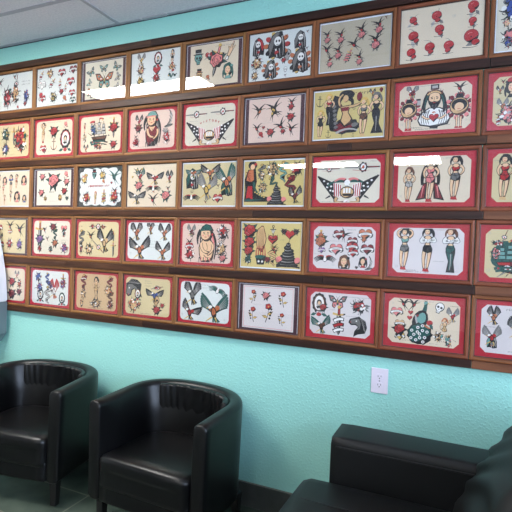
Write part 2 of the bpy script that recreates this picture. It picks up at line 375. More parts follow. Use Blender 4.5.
def m_girl(s, top='R', bot='R', hair='K', arms=0, shoe='R', legs=.5, hem=0, skin='S', **k):
    """standing posed figure, height 1, weight on one leg"""
    def limb(a, w0, w1, c):
        s.S(a, w0+.022, 'K', w1+.018); s.S(a, w0, c, w1)
    # hair behind the shoulders
    s.S([(.03, .44), (.15, .36), (.11, .24)], .1, hair, .03); s.S([(-.04, .44), (-.13, .36), (-.1, .28)], .07, hair, .02)
    if legs:
        limb([(-.045, .02), (-.1, -.2), (-.055, -.45)], .085, .03, skin); limb([(.05, .02), (.045, -.22), (.0, -.44)], .09, .03, skin)
        for x in (-.055, .0): s.P([(x-.025, -.43), (x+.025, -.43), (x+.05, -.5), (x-.035, -.49)], shoe)
        s.S([(.085, .0), (.075, -.2), (.03, -.38)], .022, 'D', .01); s.S([(-.03, -.06), (-.06, -.2), (-.035, -.36)], .016, 'D', .01)
    if hem:
        s.P([(-.08, .1), (.07, .1), (.1, -.05), (.07, -.25), (.06+hem, -.49), (-.06-hem*.5, -.49), (-.04, -.25), (-.1, -.05)], 'K')
        s.P([(-.06, .08), (.04, .08), (.07, -.06), (.04, -.25), (.03+hem*.7, -.46), (-.02-hem*.3, -.46), (-.02, -.25), (-.075, -.06)], bot)
        s.S([(.0, .02), (.02, -.2), (.0, -.44)], .022, 'n'); s.S([(.06, .0), (.045, -.25), (.05+hem*.6, -.46)], .025, 'K')
    s.P([(-.09, .27), (-.03, .3), (.04, .3), (.1, .26), (.085, .18), (.05, .12), (.1, .02), (.095, -.06), (.0, -.09), (-.095, -.05), (-.1, .03), (-.055, .12), (-.08, .19)], 'K')
    s.P([(-.035, .29), (.035, .29), (.07, .25), (.0, .2), (-.065, .25)], skin)
    s.P([(-.075, .235), (-.02, .215), (.02, .215), (.08, .235), (.068, .18), (.035, .14), (-.04, .14), (-.065, .19)], top)
    s.P([(-.04, .13), (.035, .13), (.04, .09), (-.045, .09)], skin if top != bot else top)
    s.P([(-.05, .085), (.045, .085), (.082, .02), (.078, -.05), (.0, -.075), (-.078, -.045), (-.085, .03)], bot)
    s.S([(-.07, .05), (.0, .02), (.08, .05)], .016, 'K', .01); s.S([(-.03, .08), (.03, .0), (.02, -.07)], .014, 'K', .008); s.S([(.0, .215), (.0, .15)], .012, 'K')
    A = {0: [[(-.08, .26), (-.19, .14), (-.09, .03)], [(.09, .25), (.23, .16), (.09, .05)]],
         1: [[(-.08, .25), (-.26, .36), (-.07, .45)], [(.09, .25), (.26, .38), (.07, .45)]],
         2: [[(-.09, .25), (-.22, .12), (-.02, .16)], [(.1, .25), (.24, .13), (.02, .19)]],
         3: [[(-.09, .25), (-.2, .12), (-.12, .0)], [(.09, .25), (.24, .3), (.2, .44)]]}[arms]
    for a in A: limb(a, .05 if arms != 2 else .07, .026, skin if arms != 2 else top)
    s.E(.0, .405, .085, .095, hair, n=18, lob=6, la=.06); s.E(.045, .44, .05, .045, hair)
    s.E(-.012, .375, .048, .064, skin); s.S([(-.04, .385), (-.02, .39)], .012, 'K'); s.S([(.0, .39), (.02, .385)], .012, 'K'); s.S([(-.03, .345), (.01, .345)], .015, 'R')
    s.S([(-.06, .43), (-.01, .45), (.05, .42)], .03, hair, .02)
def m_head(s, hair='K', c='R', hat=None, **k):
    s.E(0, .02, .32, .4, hair, n=20, lob=5, la=.05); s.S([(-.25, 0), (-.36, -.2), (-.28, -.45)], .16, hair); s.S([(.25, 0), (.36, -.2), (.26, -.45)], .16, hair)
    s.P([(-.24, -.5), (-.1, -.26), (.1, -.26), (.26, -.5)], 'K'); s.P([(-.2, -.48), (-.08, -.26), (.08, -.26), (.2, -.48)], c)
    s.E(-.02, .0, .17, .23, 'S'); s.S([(-.04, -.22), (.0, -.32)], .12, 'S', .14)
    s.S([(-.13, .06), (-.05, .07)], .03, 'K'); s.S([(.03, .07), (.11, .06)], .03, 'K'); s.S([(-.06, -.1), (.03, -.1)], .035, 'R', .03)
    s.E(-.11, -.04, .035, .03, 'P'); s.E(.08, -.04, .035, .03, 'P'); s.E(.24, .22, .09, .08, c)
    if hat:
        s.E(0, .3, .34, .1, 'K', 8); s.E(0, .36, .24, .14, hat, 8); s.S([(-.26, .26), (0, .22), (.26, .3)], .05, c, .04)
def m_bust(s, hat='T', c='R', scarf='R', dress='S', **k):
    """tall half figure of a lady, height 1"""
    s.S([(.12, .3), (.36, .1), (.24, -.4)], .09, 'K', .03); s.S([(.1, .26), (.28, .05), (.2, -.36)], .07, scarf, .02); s.S([(.06, .2), (.22, .0), (.14, -.3)], .05, 'K', .02)
    s.S([(-.16, .32), (-.3, .16), (-.24, -.04)], .12, 'K', .03); s.S([(-.12, .22), (-.2, .1), (-.16, .0)], .06, 'K', .02)
    s.P([(-.08, .12), (.07, .12), (.2, .02), (.24, -.16), (.2, -.4), (.1, -.48), (-.14, -.48), (-.2, -.3), (-.22, -.1), (-.17, .03)], 'K')
    s.P([(-.065, .11), (.055, .11), (.18, .01), (.215, -.16), (.18, -.38), (.09, -.45), (-.12, -.45), (-.175, -.3), (-.195, -.1), (-.15, .02)], dress)
    s.P([(-.06, .12), (.05, .12), (.1, .04), (.0, -.08), (-.1, .03)], 'S')
    s.S([(-.15, .0), (-.14, -.26), (.1, -.24)], .1, 'K', .07); s.S([(-.15, .0), (-.14, -.26), (.1, -.24)], .075, 'S', .045)
    s.S([(.18, -.02), (.24, -.2), (.04, -.3)], .09, 'K', .06); s.S([(.18, -.02), (.24, -.2), (.04, -.3)], .065, 'S', .035)
    for i in range(7): s.S([(-.19+.06*i, -.36), (-.2+.065*i, -.5)], .028, scarf if i % 2 else 'K')
    s.S([(.0, .0), (.06, -.1), (.02, -.2)], .018, 'D'); s.S([(-.06, -.3), (.02, -.4), (.1, -.36)], .02, 'K')
    s.E(0, .25, .19, .21, 'K'); s.E(-.02, .23, .14, .16, 'S'); s.S([(-.1, .26), (-.04, .275)], .022, 'K'); s.S([(.02, .275), (.075, .26)], .022, 'K')
    s.E(-.065, .235, .02, .014, 'K', n=6); s.E(.045, .235, .02, .014, 'K', n=6); s.S([(-.01, .24), (-.02, .195)], .012, 'D')
    s.S([(-.05, .155), (.02, .155)], .026, 'R'); s.E(.055, .19, .026, .022, 'P'); s.E(-.095, .19, .022, .02, 'P')
    s.P([(-.2, .3), (-.13, .42), (-.02, .5), (.12, .46), (.21, .32), (.0, .34)], 'K'); s.P([(-.18, .315), (-.12, .41), (-.02, .475), (.1, .44), (.18, .33), (.0, .355)], hat); s.S([(-.19, .31), (0, .35), (.2, .32)], .035, c, .03)
    s.E(.17, .22, .03, .04, 'R', n=8)
def m_oval(s, c='K', c2='R', **k):
    s.E(0, .05, .3, .42, 'K', n=24, lob=12, la=.05); s.E(0, .05, .24, .35, c2 if c == 'K' else c); s.E(0, .05, .2, .31, 'W')
    s.E(0, .02, .12, .2, 'n'); s.E(0, .1, .1, .1, 'K'); s.E(0, .06, .06, .08, 'S'); s.S([(-.1, -.14), (0, -.06), (.1, -.14)], .1, 'K')
    leaf(s, -.1, -.36, .3, .07, 200, 'T'); leaf(s, .1, -.36, .3, .07, -20, 'T'); s.E(0, -.4, .1, .08, 'R')
def m_ship(s, c='W', fl='R', hull='D', sea='T', **k):
    s.E(0, 0, .5, .48, sea, n=26, lob=9, la=.05) if k.get('disc') else None
    s.P([(-.36, -.16), (.36, -.12), (.28, -.32), (-.24, -.34)], 'K'); s.P([(-.32, -.18), (.32, -.15), (.26, -.24), (-.28, -.25)], hull)
    for x, h in ((-.2, .3), (0, .42), (.2, .32)):
        s.S([(x, -.16), (x, h+.05)], .02, 'K', .02)
        for j in range(3):
            y = -.08+j*(h+.06)/3.2; a = .11-.02*j
            s.P([(x-a, y), (x+a, y), (x+a*.8, y+.12), (x-a*.8, y+.12)], 'K'); s.P([(x-a+.02, y+.01), (x+a-.025, y+.015), (x+a*.7, y+.1), (x-a*.75, y+.1)], c)
    s.S([(.0, .46), (.12, .5), (.2, .44)], .06, fl, .03); s.S([(-.2, .36), (-.32, .4), (-.42, .34)], .09, fl, .05); s.S([(-.36, -.1), (-.52, .0)], .03, 'K')
    s.S([(-.4, -.36), (0, -.26), (.4, -.38)], .08, sea, .04); s.S([(-.36, -.43), (0, -.36), (.36, -.46)], .07, sea, .03)
    m_sparkle(s, 'RYT')
def m_sparkle(s, cs='RK'):
    rr = random.Random(len(s.items))
    for i in range(6):
        a = 2*PI*i/6+rr.random(); s.E(.46*math.cos(a), .44*math.sin(a), .035, .03, cs[i % len(cs)], n=6)
def m_skull(s, c='W', hat=None, **k):
    s.E(0, .08, .28, .3, 'K'); s.E(0, .08, .24, .26, c); s.P([(-.15, -.1), (.15, -.1), (.11, -.34), (-.11, -.34)], 'K'); s.P([(-.12, -.1), (.12, -.1), (.08, -.3), (-.08, -.3)], c)
    s.E(-.1, .06, .075, .08, 'K'); s.E(.1, .06, .075, .08, 'K'); s.P([(0, -.02), (.035, -.1), (-.035, -.1)], 'K')
    for x in (-.06, -.02, .02, .06): s.S([(x, -.17), (x, -.28)], .018, 'K')
    if hat:
        s.P([(-.34, .24), (.34, .24), (.34, .3), (-.34, .3)], 'K'); s.P([(-.2, .28), (.2, .28), (.22, .58), (-.22, .58)], 'K'); s.P([(-.19, .32), (.19, .32), (.19, .37), (-.19, .37)], hat)
def m_reaper(s, c='K', acc='R', ring=0, **k):
    if ring:
        for i in range(10):
            a = 2*PI*i/10; s.E(.4*math.cos(a), -.02+.4*math.sin(a), .12, .09, (acc, 'O', 'K', 'Y')[i % 4], math.degrees(a))
    s.P([(-.3, -.46), (-.34, .0), (-.2, .34), (0, .5), (.22, .36), (.32, .02), (.34, -.44), (.1, -.5), (-.1, -.42)], 'K')
    s.P([(-.27, -.4), (-.3, .0), (-.18, .3), (0, .44), (.1, .38), (-.08, .2), (-.16, -.1), (-.12, -.4)], c)
    s.S([(.18, .3), (.28, 0), (.24, -.4)], .05, 'n'); s.S([(-.04, -.14), (.02, -.44)], .06, 'W'); s.S([(.1, -.14), (.14, -.44)], .04, 'n')
    s.E(.03, .12, .14, .17, 'W'); s.E(-.02, .13, .035, .045, 'K'); s.E(.09, .13, .035, .045, 'K'); s.S([(-.02, .01), (.08, .01)], .02, 'K')
    s.E(.0, -.28, .08, .07, acc)
def m_butterfly(s, c='O', c2='T', **k):
    for f in (1, -1):
        s.P([(0, .02), (f*.28, .34), (f*.56, .36), (f*.44, .02), (f*.2, -.04)], 'K'); s.P([(f*.06, .04), (f*.28, .28), (f*.5, .31), (f*.4, .06), (f*.2, .0)], c)
        s.P([(0, 0), (f*.3, -.04), (f*.34, -.28), (f*.18, -.4), (f*.06, -.2)], 'K'); s.P([(f*.05, -.04), (f*.26, -.07), (f*.29, -.25), (f*.18, -.34), (f*.08, -.18)], c2)
        s.E(f*.34, .2, .07, .05, c2, 20*f); s.E(f*.2, .08, .05, .04, 'W'); s.E(f*.19, -.2, .05, .06, c); s.S([(f*.1, .1), (f*.44, .26)], .02, 'K')
        s.S([(0, .14), (f*.05, .28), (f*.12, .34)], .02, 'K')
    s.E(0, -.02, .045, .2, 'K'); s.E(0, .02, .025, .1, 'Y')
def m_anchor(s, c='K', **k):
    s.ring(0, .4, .09, .04, c, 8); s.S([(0, .34), (0, -.4)], .06, c, .06); s.S([(-.2, .22), (.2, .22)], .05, c, .05)
    s.S([(0, -.42), (-.28, -.4), (-.3, -.1)], .08, c, .03); s.S([(0, -.42), (.28, -.4), (.3, -.1)], .08, c, .03)
def m_crest(s, eagle=False, ship=True, **k):
    for f in (1, -1):
        s.P([(f*.86, .34), (f*.92, .32), (f*.4, -.36), (f*.36, -.3)], 'K')
        s.P([(f*.84, .32), (f*.36, .1), (f*.34, -.26), (f*.5, -.18)], 'K')
        for a, b in ((.7, .18), (.58, .1), (.6, .0), (.48, .02), (.5, -.1), (.42, -.12), (.46, .14)): s.E(f*a, b, .035, .03, 'W', n=6)
        s.P([(f*.42, .14), (f*.16, .06), (f*.14, -.3), (f*.38, -.26)], 'W')
        for i in range(4): s.S([(f*(.39-.065*i), .12-.02*i), (f*(.36-.06*i), -.28)], .032, 'R', .03)
        s.S([(f*.3, -.3), (f*.45, -.5), (f*.1, -.46)], .13, 'K', .08); s.S([(f*.3, -.31), (f*.44, -.48), (f*.1, -.45)], .08, 's', .05)
        s.S([(f*.5, -.26), (f*.64, -.34)], .06, 'K')
        s.E(f*.3, -.52, .035, .03, 'R')
    s.E(0, -.16, .22, .18, 'K'); s.E(0, -.16, .19, .15, 'W' if not ship else 's')
    if ship:
        s.P([(-.15, -.2), (.15, -.2), (.1, -.27), (-.1, -.27)], 'K')
        for x in (-.08, .0, .08): s.P([(x-.035, -.18), (x+.035, -.18), (x+.025, -.04), (x-.03, -.04)], 'W'); s.S([(x+.03, -.18), (x+.03, -.02)], .012, 'K')
    else:
        for i in range(4):
            for j in range(5): s.E(-.15+.075*j, .0-.07*i, .03, .022, 'K', 20, n=6)
    s.E(0, -.42, .08, .05, 'W'); s.S([(-.03, -.5), (.05, -.4)], .04, 'R')
    if eagle:
        for f in (1, -1):
            for i in range(4): s.S([(f*.05, .16), (f*.28, .3-i*.04), (f*(.6-.02*i), .02+.03*i)], .08, 'T', .04)
            s.S([(f*.04, .2), (f*.2, .3), (f*.38, .16)], .08, 'P', .04)
        s.E(0, .12, .09, .09, 'W'); s.S([(0, .1), (.06, .02)], .05, 'W')
def m_sword(s, c='R', **k):
    s.P([(-.9, -.03), (-.2, -.05), (-.2, .05), (-.85, .03)], 'K'); s.P([(-.85, -.01), (-.2, -.02), (-.2, .015), (-.85, .01)], 'n')
    s.E(0, 0, .2, .24, 'K', n=20, lob=7, la=.15); s.E(0, 0, .13, .17, 'W'); s.E(0, 0, .06, .08, c); s.S([(-.12, -.12), (0, .1), (.14, .16)], .04, 'R')
    s.P([(.2, -.04), (.78, -.03), (.78, .03), (.2, .04)], 'K'); s.S([(.24, .0), (.7, .0)], .02, 'R', .02); s.S([(-.5, -.12), (-.1, -.2), (.3, -.16)], .02, 'R')
def m_snake(s, c='T', **k):
    pts = [(math.sin(t*2.3)*.26*(1-.1*t), .42-.14*t) for t in [i*.5 for i in range(14)]]
    s.S(pts, .16, 'K', .08); s.S(pts, .1, c, .04); s.E(.0, .44, .1, .07, 'K', 20); s.E(0, .44, .07, .045, 'Y', 20)
def m_peacock(s, **k):
    s.S([(.02, .1), (.1, .34), (.1, .46)], .12, 'T', .06); s.E(.1, .46, .05, .04, 't'); s.S([(.14, .46), (.2, .44)], .02, 'Y')
    s.S([(.1, .5), (.05, .58)], .02, 'T'); s.S([(.1, .5), (.13, .59)], .02, 'T')
    s.E(-.02, .04, .17, .26, 'K', -20); s.E(0, .06, .1, .18, 't', -20); s.S([(-.12, .16), (-.1, -.1), (.02, -.2)], .05, 'n')
    s.E(-.02, -.28, .28, .26, 'K', n=26, lob=11, la=.07); s.E(-.02, -.28, .25, .23, 'T', n=26, lob=11, la=.07)
    for i in range(13):
        a = i*2.4; r = .055*math.sqrt(i)*1.15; x, y = -.02+r*math.cos(a), -.28+r*math.sin(a)
        s.E(x, y, .038, .038, 'W', n=8); s.E(x, y, .018, .018, 'K', n=6)
    s.E(.2, .0, .07, .065, 'R'); s.S([(.08, -.06), (.2, -.16), (.26, -.12)], .04, 'O'); leaf(s, .2, -.02, .16, .04, -60, 'T')
def m_horse(s, c='N', **k):
    s.P([(-.42, .18), (-.36, .34), (-.1, .42), (.06, .48), (.14, .4), (.34, .3), (.42, 0), (.34, -.26), (.0, -.34), (-.18, -.5), (-.14, -.2), (.02, .0), (-.1, .08), (-.3, .06)], 'K')
    s.P([(-.36, .2), (-.3, .3), (-.08, .36), (.06, .36), (.14, .16), (.1, -.08), (-.02, -.24), (-.1, -.36), (-.08, -.2), (.06, .0), (-.08, .14), (-.28, .12)], c)
    for i in range(6): s.S([(.12+.03*i, .36-.08*i), (.34, .26-.1*i)], .02, 'n')
    s.E(-.06, .26, .035, .03, 'W'); s.E(-.32, .2, .025, .02, 'R')
def m_hand(s, **k):
    s.P([(-.2, -.2), (-.05, -.3), (.2, .1), (.1, .3), (-.05, .2)], 'K'); s.P([(-.15, -.18), (-.05, -.24), (.16, .1), (.08, .25), (-.03, .17)], 'S')
    for a, b in (((.1, .2), (.2, .44)), ((.15, .14), (.32, .3)), ((.05, .22), (.1, .36)), ((-.03, .14), (-.1, .3))): s.S([a, b], .1, 'K', .07); s.S([a, b], .055, 'S', .035)
    s.S([(.18, .3), (.26, .5)], .05, 'K', .02); s.S([(-.12, -.24), (-.2, -.42)], .16, 'K', .2); s.S([(-.13, -.24), (-.2, -.4)], .1, 'W', .12); s.S([(.2, .46), (.24, .54)], .05, 'R')
def m_crescent(s, **k):
    s.S([(.05, .5), (.42, .1), (-.12, -.42)], .06, 'K', .06); s.S([(.16, .28), (.3, -.02), (.1, -.34)], .16, 'n', .05)
    for i in range(4): s.S([(.12-.02*i, .3-.16*i), (.3-.05*i, .1-.14*i)], .04, 'K')
    s.E(.05, -.36, .26, .07, 'N', 15); s.S([(-.2, -.4), (0, -.3), (.3, -.34)], .05, 'K')
def m_bearded(s, **k):
    for a, b in (((-.4, .02), (-.3, .2)), ((.3, .02), (.4, .2))): s.P([a, (b[0], a[1]), b, (a[0], b[1])], 'K')
    s.P([(-.09, .38), (.09, .38), (.09, .5), (-.09, .5)], 'K'); s.P([(-.06, .41), (.06, .41), (.06, .47), (-.06, .47)], 'n')
    s.P([(-.38, .05), (-.3, .05), (-.3, .16), (-.38, .16)], 'n'); s.P([(.32, .05), (.38, .05), (.38, .16), (.32, .16)], 'n')
    # robe
    s.P([(-.12, -.02), (-.3, -.14), (-.36, -.3), (-.3, -.42), (-.1, -.46), (-.06, -.5), (.08, -.5), (.1, -.46), (.3, -.42), (.36, -.28), (.3, -.12), (.12, -.02)], 'K')
    s.P([(-.1, -.04), (-.27, -.15), (-.33, -.3), (-.28, -.39), (-.08, -.43), (.08, -.43), (.28, -.39), (.33, -.28), (.27, -.13), (.1, -.04)], 'cr' if 0 else 'W')
    for f in (1, -1):
        for j in range(4): s.S([(f*(.1+.05*j), -.08-.02*j), (f*(.18+.04*j), -.22), (f*(.1+.05*j), -.4)], .024, 'N' if j % 2 else 'K', .01)
        s.S([(f*.25, -.2), (f*.12, -.34), (f*.03, -.22)], .06, 'K', .04); s.S([(f*.25, -.2), (f*.12, -.34), (f*.03, -.22)], .04, 'S', .025)
    # hair
    for f in (1, -1):
        s.S([(f*.1, .32), (f*.27, .12), (f*.2, -.14)], .12, 'K', .05); s.S([(f*.16, .24), (f*.3, .0), (f*.26, -.18)], .05, 'K', .02)
        s.S([(f*.14, .26), (f*.23, .08), (f*.19, -.08)], .03, 'T', .02)
    s.E(0, .17, .145, .2, 'K'); s.E(0, .18, .12, .165, 'S')
    s.S([(-.085, .2), (-.03, .22)], .02, 'K'); s.S([(.03, .22), (.085, .2)], .02, 'K'); s.E(-.055, .18, .024, .013, 'K', n=6); s.E(.055, .18, .024, .013, 'K', n=6); s.S([(0, .2), (-.015, .13)], .014, 'D')
    s.P([(-.12, .14), (-.06, .105), (0, .12), (.06, .105), (.12, .14), (.09, .0), (.0, -.08), (-.09, .0)], 'K'); s.S([(-.03, .085), (.03, .085)], .018, 'R')
    s.S([(-.04, .04), (-.02, -.04)], .014, 'N'); s.S([(.04, .04), (.02, -.04)], .014, 'N')
    s.S([(-.17, .27), (0, .42), (.17, .27)], .07, 'K', .065); s.S([(-.16, .27), (0, .41), (.16, .27)], .04, 's', .035)
    for i in range(7): s.S([(-.15+.05*i, .29+.06*math.sin(i*PI/6)), (-.12+.05*i, .37+.05*math.sin(i*PI/6))], .016, 'M')
    t = s.T; s.T = (t[0], t[1]-.25*t[2], t[2]*.24, t[3], t[4]); m_heart(s, 'R', False); s.T = t
    s.S([(-.03, -.15), (.0, -.1), (.03, -.15)], .04, 'O')
def m_geisha(s, **k):
    s.P([(-.1, .3), (.1, .32), (.14, .02), (.1, -.2), (.3, -.34), (.52, -.38), (.46, -.48), (-.24, -.48), (-.16, -.2), (-.2, .06)], 'K')
    s.P([(-.08, .28), (.04, .3), (.06, .05), (-.02, .0), (-.14, .04)], 'O'); s.P([(-.1, -.1), (.02, -.1), (.04, -.42), (-.08, -.44), (-.14, -.4)], 'R')
    s.S([(.06, .0), (.06, -.3), (.42, -.42)], .06, 'T', .04); s.S([(-.16, -.44), (.1, -.44), (.4, -.42)], .04, 'T')
    for i in range(5): s.S([(-.16+.02*i, .24-.04*i), (-.02, .2-.05*i)], .02, 'M'); s.E(.1+.06*i, -.25-.03*i, .025, .02, 'Y', n=6)
    s.E(.02, .4, .12, .1, 'K'); s.E(.02, .36, .06, .07, 'S'); s.S([(-.08, .44), (.12, .5)], .03, 'K'); s.E(.1, .42, .04, .04, 'R')
def m_mermaid(s, **k):
    s.E(.0, -.3, .34, .16, 'K', n=22, lob=7, la=.12); s.E(-.02, -.32, .24, .1, 'M', n=22, lob=7, la=.12)
    s.S([(-.16, .36), (-.34, -.06), (-.26, -.36)], .2, 'K', .16)
    for i in range(6): s.E(-.25+.01*i, .14-.09*i, .05, .04, 'N', n=8)
    s.E(.02, .38, .17, .11, 'K'); s.S([(.08, .3), (.2, .24), (.12, .1)], .1, 'K')
    s.P([(-.13, .14), (.11, .16), (.07, .0), (.16, -.14), (.14, -.26), (-.02, -.32), (-.12, -.2), (-.07, -.02)], 'K')
    s.P([(-.11, .13), (.09, .14), (.05, .0), (.13, -.14), (.12, -.23), (-.01, -.28), (-.09, -.18), (-.05, -.02)], 's')
    s.P([(-.1, .11), (.08, .12), (.06, .04), (-.08, .03)], 'M')
    s.S([(-.1, .12), (-.22, .3), (-.06, .4)], .08, 'K', .05); s.S([(-.1, .12), (-.22, .3), (-.06, .4)], .05, 's', .03)
    s.S([(.08, .12), (.34, .14), (.36, .22)], .08, 'K', .05); s.S([(.08, .12), (.32, .14), (.36, .22)], .05, 's', .03)
    s.E(-.0, .3, .06, .08, 's'); s.E(.3, .32, .06, .1, 'M'); s.S([(-.2, -.44), (.05, -.3), (.28, -.4)], .05, 'n', .03); s.E(.22, -.28, .08, .05, 'N')
def m_rock(s, **k):
    for i in range(8):
        y = -.38+.1*i; a = .42*(1-i/9.0)
        s.E(.03*((i % 3)-1), y, a, .085, 'K', n=14); s.S([(-a*.7, y+.02), (0, y-.03), (a*.6, y+.03)], .028, 'n' if i % 2 else 'N')
    s.E(-.34, -.2, .12, .12, 'P'); s.E(.36, -.22, .12, .12, 'P'); s.S([(0, .36), (.04, .5)], .03, 'K'); s.S([(-.44, -.44), (0, -.38), (.48, -.46)], .08, 'K', .06)
def m_torch(s, **k):
    s.E(0, .16, .14, .34, 'D', n=16, lob=5, la=.08); s.E(0, .16, .12, .315, 's', n=16, lob=5, la=.08)
    for i in range(5): s.S([(-.06+.03*i, -.1), (-.08+.04*i, .2), (-.05+.03*i, .42)], .014, 'D')
    for i in range(5): s.S([(-.12+.06*i, -.34), (-.14+.07*i, -.2), (-.1+.05*i, -.02)], .04, 'R')
    s.P([(-.14, -.3), (.14, -.3), (.1, -.5), (-.1, -.5)], 'K'); s.E(0, -.3, .16, .05, 'T'); s.E(-.05, -.42, .03, .03, 'W'); s.E(.05, -.42, .03, .03, 'W')
def m_blob(s, cs='KRT', n=26, w=.4, h=.48, seed=1, **k):
    """small dense tattoo design: outlined lobes, colour fields and line work inside an oval silhouette"""
    r = random.Random(seed*7+len(cs))
    for i in range(7):
        a = 2*PI*i/7+r.random()*.5; s.S([(w*.3*math.cos(a), h*.3*math.sin(a)), (w*.8*math.cos(a+.3), h*.8*math.sin(a+.3)), (w*1.15*math.cos(a), h*1.15*math.sin(a))], .09, 'K', .02)
    s.E(0, 0, w*.72, h*.72, 'K', n=22, lob=r.choice((5, 6, 7)), la=.14); s.E(0, 0, w*.62, h*.62, k.get('bg', cs[0] if cs[0] not in 'KNn' else 's'), n=22, lob=6, la=.14)
    for i in range(n):
        a, q = r.random()*2*PI, math.sqrt(r.random())*.85; x, y = w*q*math.cos(a), h*q*math.sin(a); c = (cs+'KW')[i % (len(cs)+2)]
        if i % 3: s.E(x, y, .04+.06*r.random(), .03+.05*r.random(), c, r.random()*180, n=8)
        else:
            b = r.random()*2*PI; l = .16; s.S([(x, y), (x+l*.5*math.cos(b)+.04, y+l*.5*math.sin(b)), (x+l*math.cos(b), y+l*math.sin(b))], .04, 'K')
    m_lines(s, 9)
def m_lines(s, n=8, **k):
    r = random.Random(n+int(s.T[0]*5000))
    for i in range(n):
        a, q = r.random()*2*PI, .1+.35*r.random(); x, y = q*math.cos(a), q*math.sin(a); b = a+1.2+r.random()
        s.S([(x, y), (x+.1*math.cos(b), y+.1*math.sin(b)), (x+.18*math.cos(b+.9), y+.18*math.sin(b+.9))], .028, 'K', .01)
def m_fruit(s, c='R', lf='N', v=0, **k):
    """plain round fruit with leaves and stalk"""
    a = v*70; s.S([(.05, .2), (.1+.08*math.cos(v), .42), (.34*math.cos(v*1.3), .46)], .04, 'N'); leaf(s, .0, .2, .3, .08, 150+a*.3, 't'); leaf(s, -.1, -.2, .38, .1, 215+a*.4, 'n'); leaf(s, .12, -.18, .34, .09, -30-a*.2, 'N')
    s.E(0, .06, .27, .26, 'M'); s.E(0, .06, .245, .235, c); s.S([(-.12, .14), (-.04, .2), (.04, .18)], .035, 'P')
    s.E(.16-.1*(v % 3), -.2, .15, .13, 'M'); s.E(.16-.1*(v % 3), -.2, .13, .11, c); s.S([(-.3, -.36), (0, -.42), (.26, -.36)], .03, 'K')
    s.E(.0, .02, .03, .02, 'K')
def m_sprig(s, v=0, **k):
    """plain berry sprig: a red bloom, two yellow leaves and a row of dark berries down one side"""
    f = 1 if v % 2 else -1
    s.S([(f*.1, -.46), (-f*.08, 0), (.04, .34)], .04, 'K'); leaf(s, 0, -.1, .36, .08, 90+f*55, 'K'); leaf(s, 0, -.1, .33, .06, 90+f*55, 'Y'); leaf(s, .02, -.22, .34, .08, 90-f*75, 'K'); leaf(s, .02, -.22, .31, .06, 90-f*75, 'Y')
    for i in range(4): s.E(-f*(.2-.03*i), .2-.15*i, .055, .055, 'K', n=9)
    s.E(.04, .32, .17, .15, 'K', n=20, lob=5); s.E(.04, .32, .145, .125, 'R', n=20, lob=5); s.E(.04, .32, .04, .035, 'Y', n=8)
def m_text(s, n=8, c='N', **k):
    r = random.Random(n*3+int(s.T[0]*9999))
    x = -n*.5
    while x < n*.5:
        w = .35+.3*r.random(); q = r.random()
        s.S([(x, -.3), (x+.1*q, .3*(.5+q))], .16, c, .13); s.S([(x+w*.5, .25-.5*q), (x+w, .2)], .14, c, .12); x += w+.3+(.6 if r.random() < .15 else 0); s.lv = 3
FONT = {'V': [((0, 1), (.5, 0)), ((.5, 0), (1, 1))], 'I': [((.5, 0), (.5, 1))], 'C': [((1, .9), (.2, .9)), ((.1, .9), (.1, .1)), ((.2, .1), (1, .1))], 'T': [((0, 1), (1, 1)), ((.5, 1), (.5, 0))],
        'O': [((.1, .1), (.1, .9)), ((.1, .9), (.9, .9)), ((.9, .9), (.9, .1)), ((.9, .1), (.1, .1))], 'R': [((.1, 0), (.1, 1)), ((.1, .95), (.9, .9)), ((.9, .9), (.85, .5)), ((.85, .5), (.1, .5)), ((.4, .5), (1, 0))], 'Y': [((0, 1), (.5, .5)), ((1, 1), (.5, .5)), ((.5, .5), (.5, 0))]}
def m_victory(s, **k):
    T = s.T
    for i, ch in enumerate('VICTORY'):
        a = math.radians(112-i*7.4); R_ = 1.9
        x, y = R_*math.cos(a), R_*math.sin(a)-R_
        for p, q in FONT[ch]:
            f = lambda v: (x+(v[0]-.5)*.12, y+(v[1]-.5)*.14)
            s.S([f(p), f(q)], .035, 'R', .035); s.lv = 3
def m_stamp(s, **k): s.ring(0, 0, .4, .07, 'n', 12); s.E(0, 0, .12, .1, 'n', n=8)
def m_lamp(s, c='R', **k):
    m_girl(s, 'W', c, **k)
def m_ringgirl(s, c='R', hair='K', **k):
    for i in range(14):
        a = 2*PI*i/14; s.E(.3*math.cos(a), .12+.3*math.sin(a), .07, .06, 'M' if i % 2 else 'P', math.degrees(a), n=8)
    s.E(0, .12, .25, .25, 'K'); s.E(0, .12, .225, .225, 's'); s.E(0, .16, .2, .16, hair); s.E(0, .1, .12, .12, 'S'); s.S([(-.04, .05), (.04, .05)], .02, 'R'); s.P([(-.1, .36), (.1, .36), (.07, .46), (-.07, .46)], 'K')
    for f in (1, -1): s.S([(f*.05, -.16), (f*.05, -.44)], .07, 'K', .05); s.S([(f*.05, -.16), (f*.05, -.43)], .045, 'S', .03); s.P([(f*.01, -.42), (f*.09, -.42), (f*.1, -.5), (f*.0, -.5)], 'R')
FN = {k[2:]: v for k, v in list(globals().items()) if k.startswith('m_')}

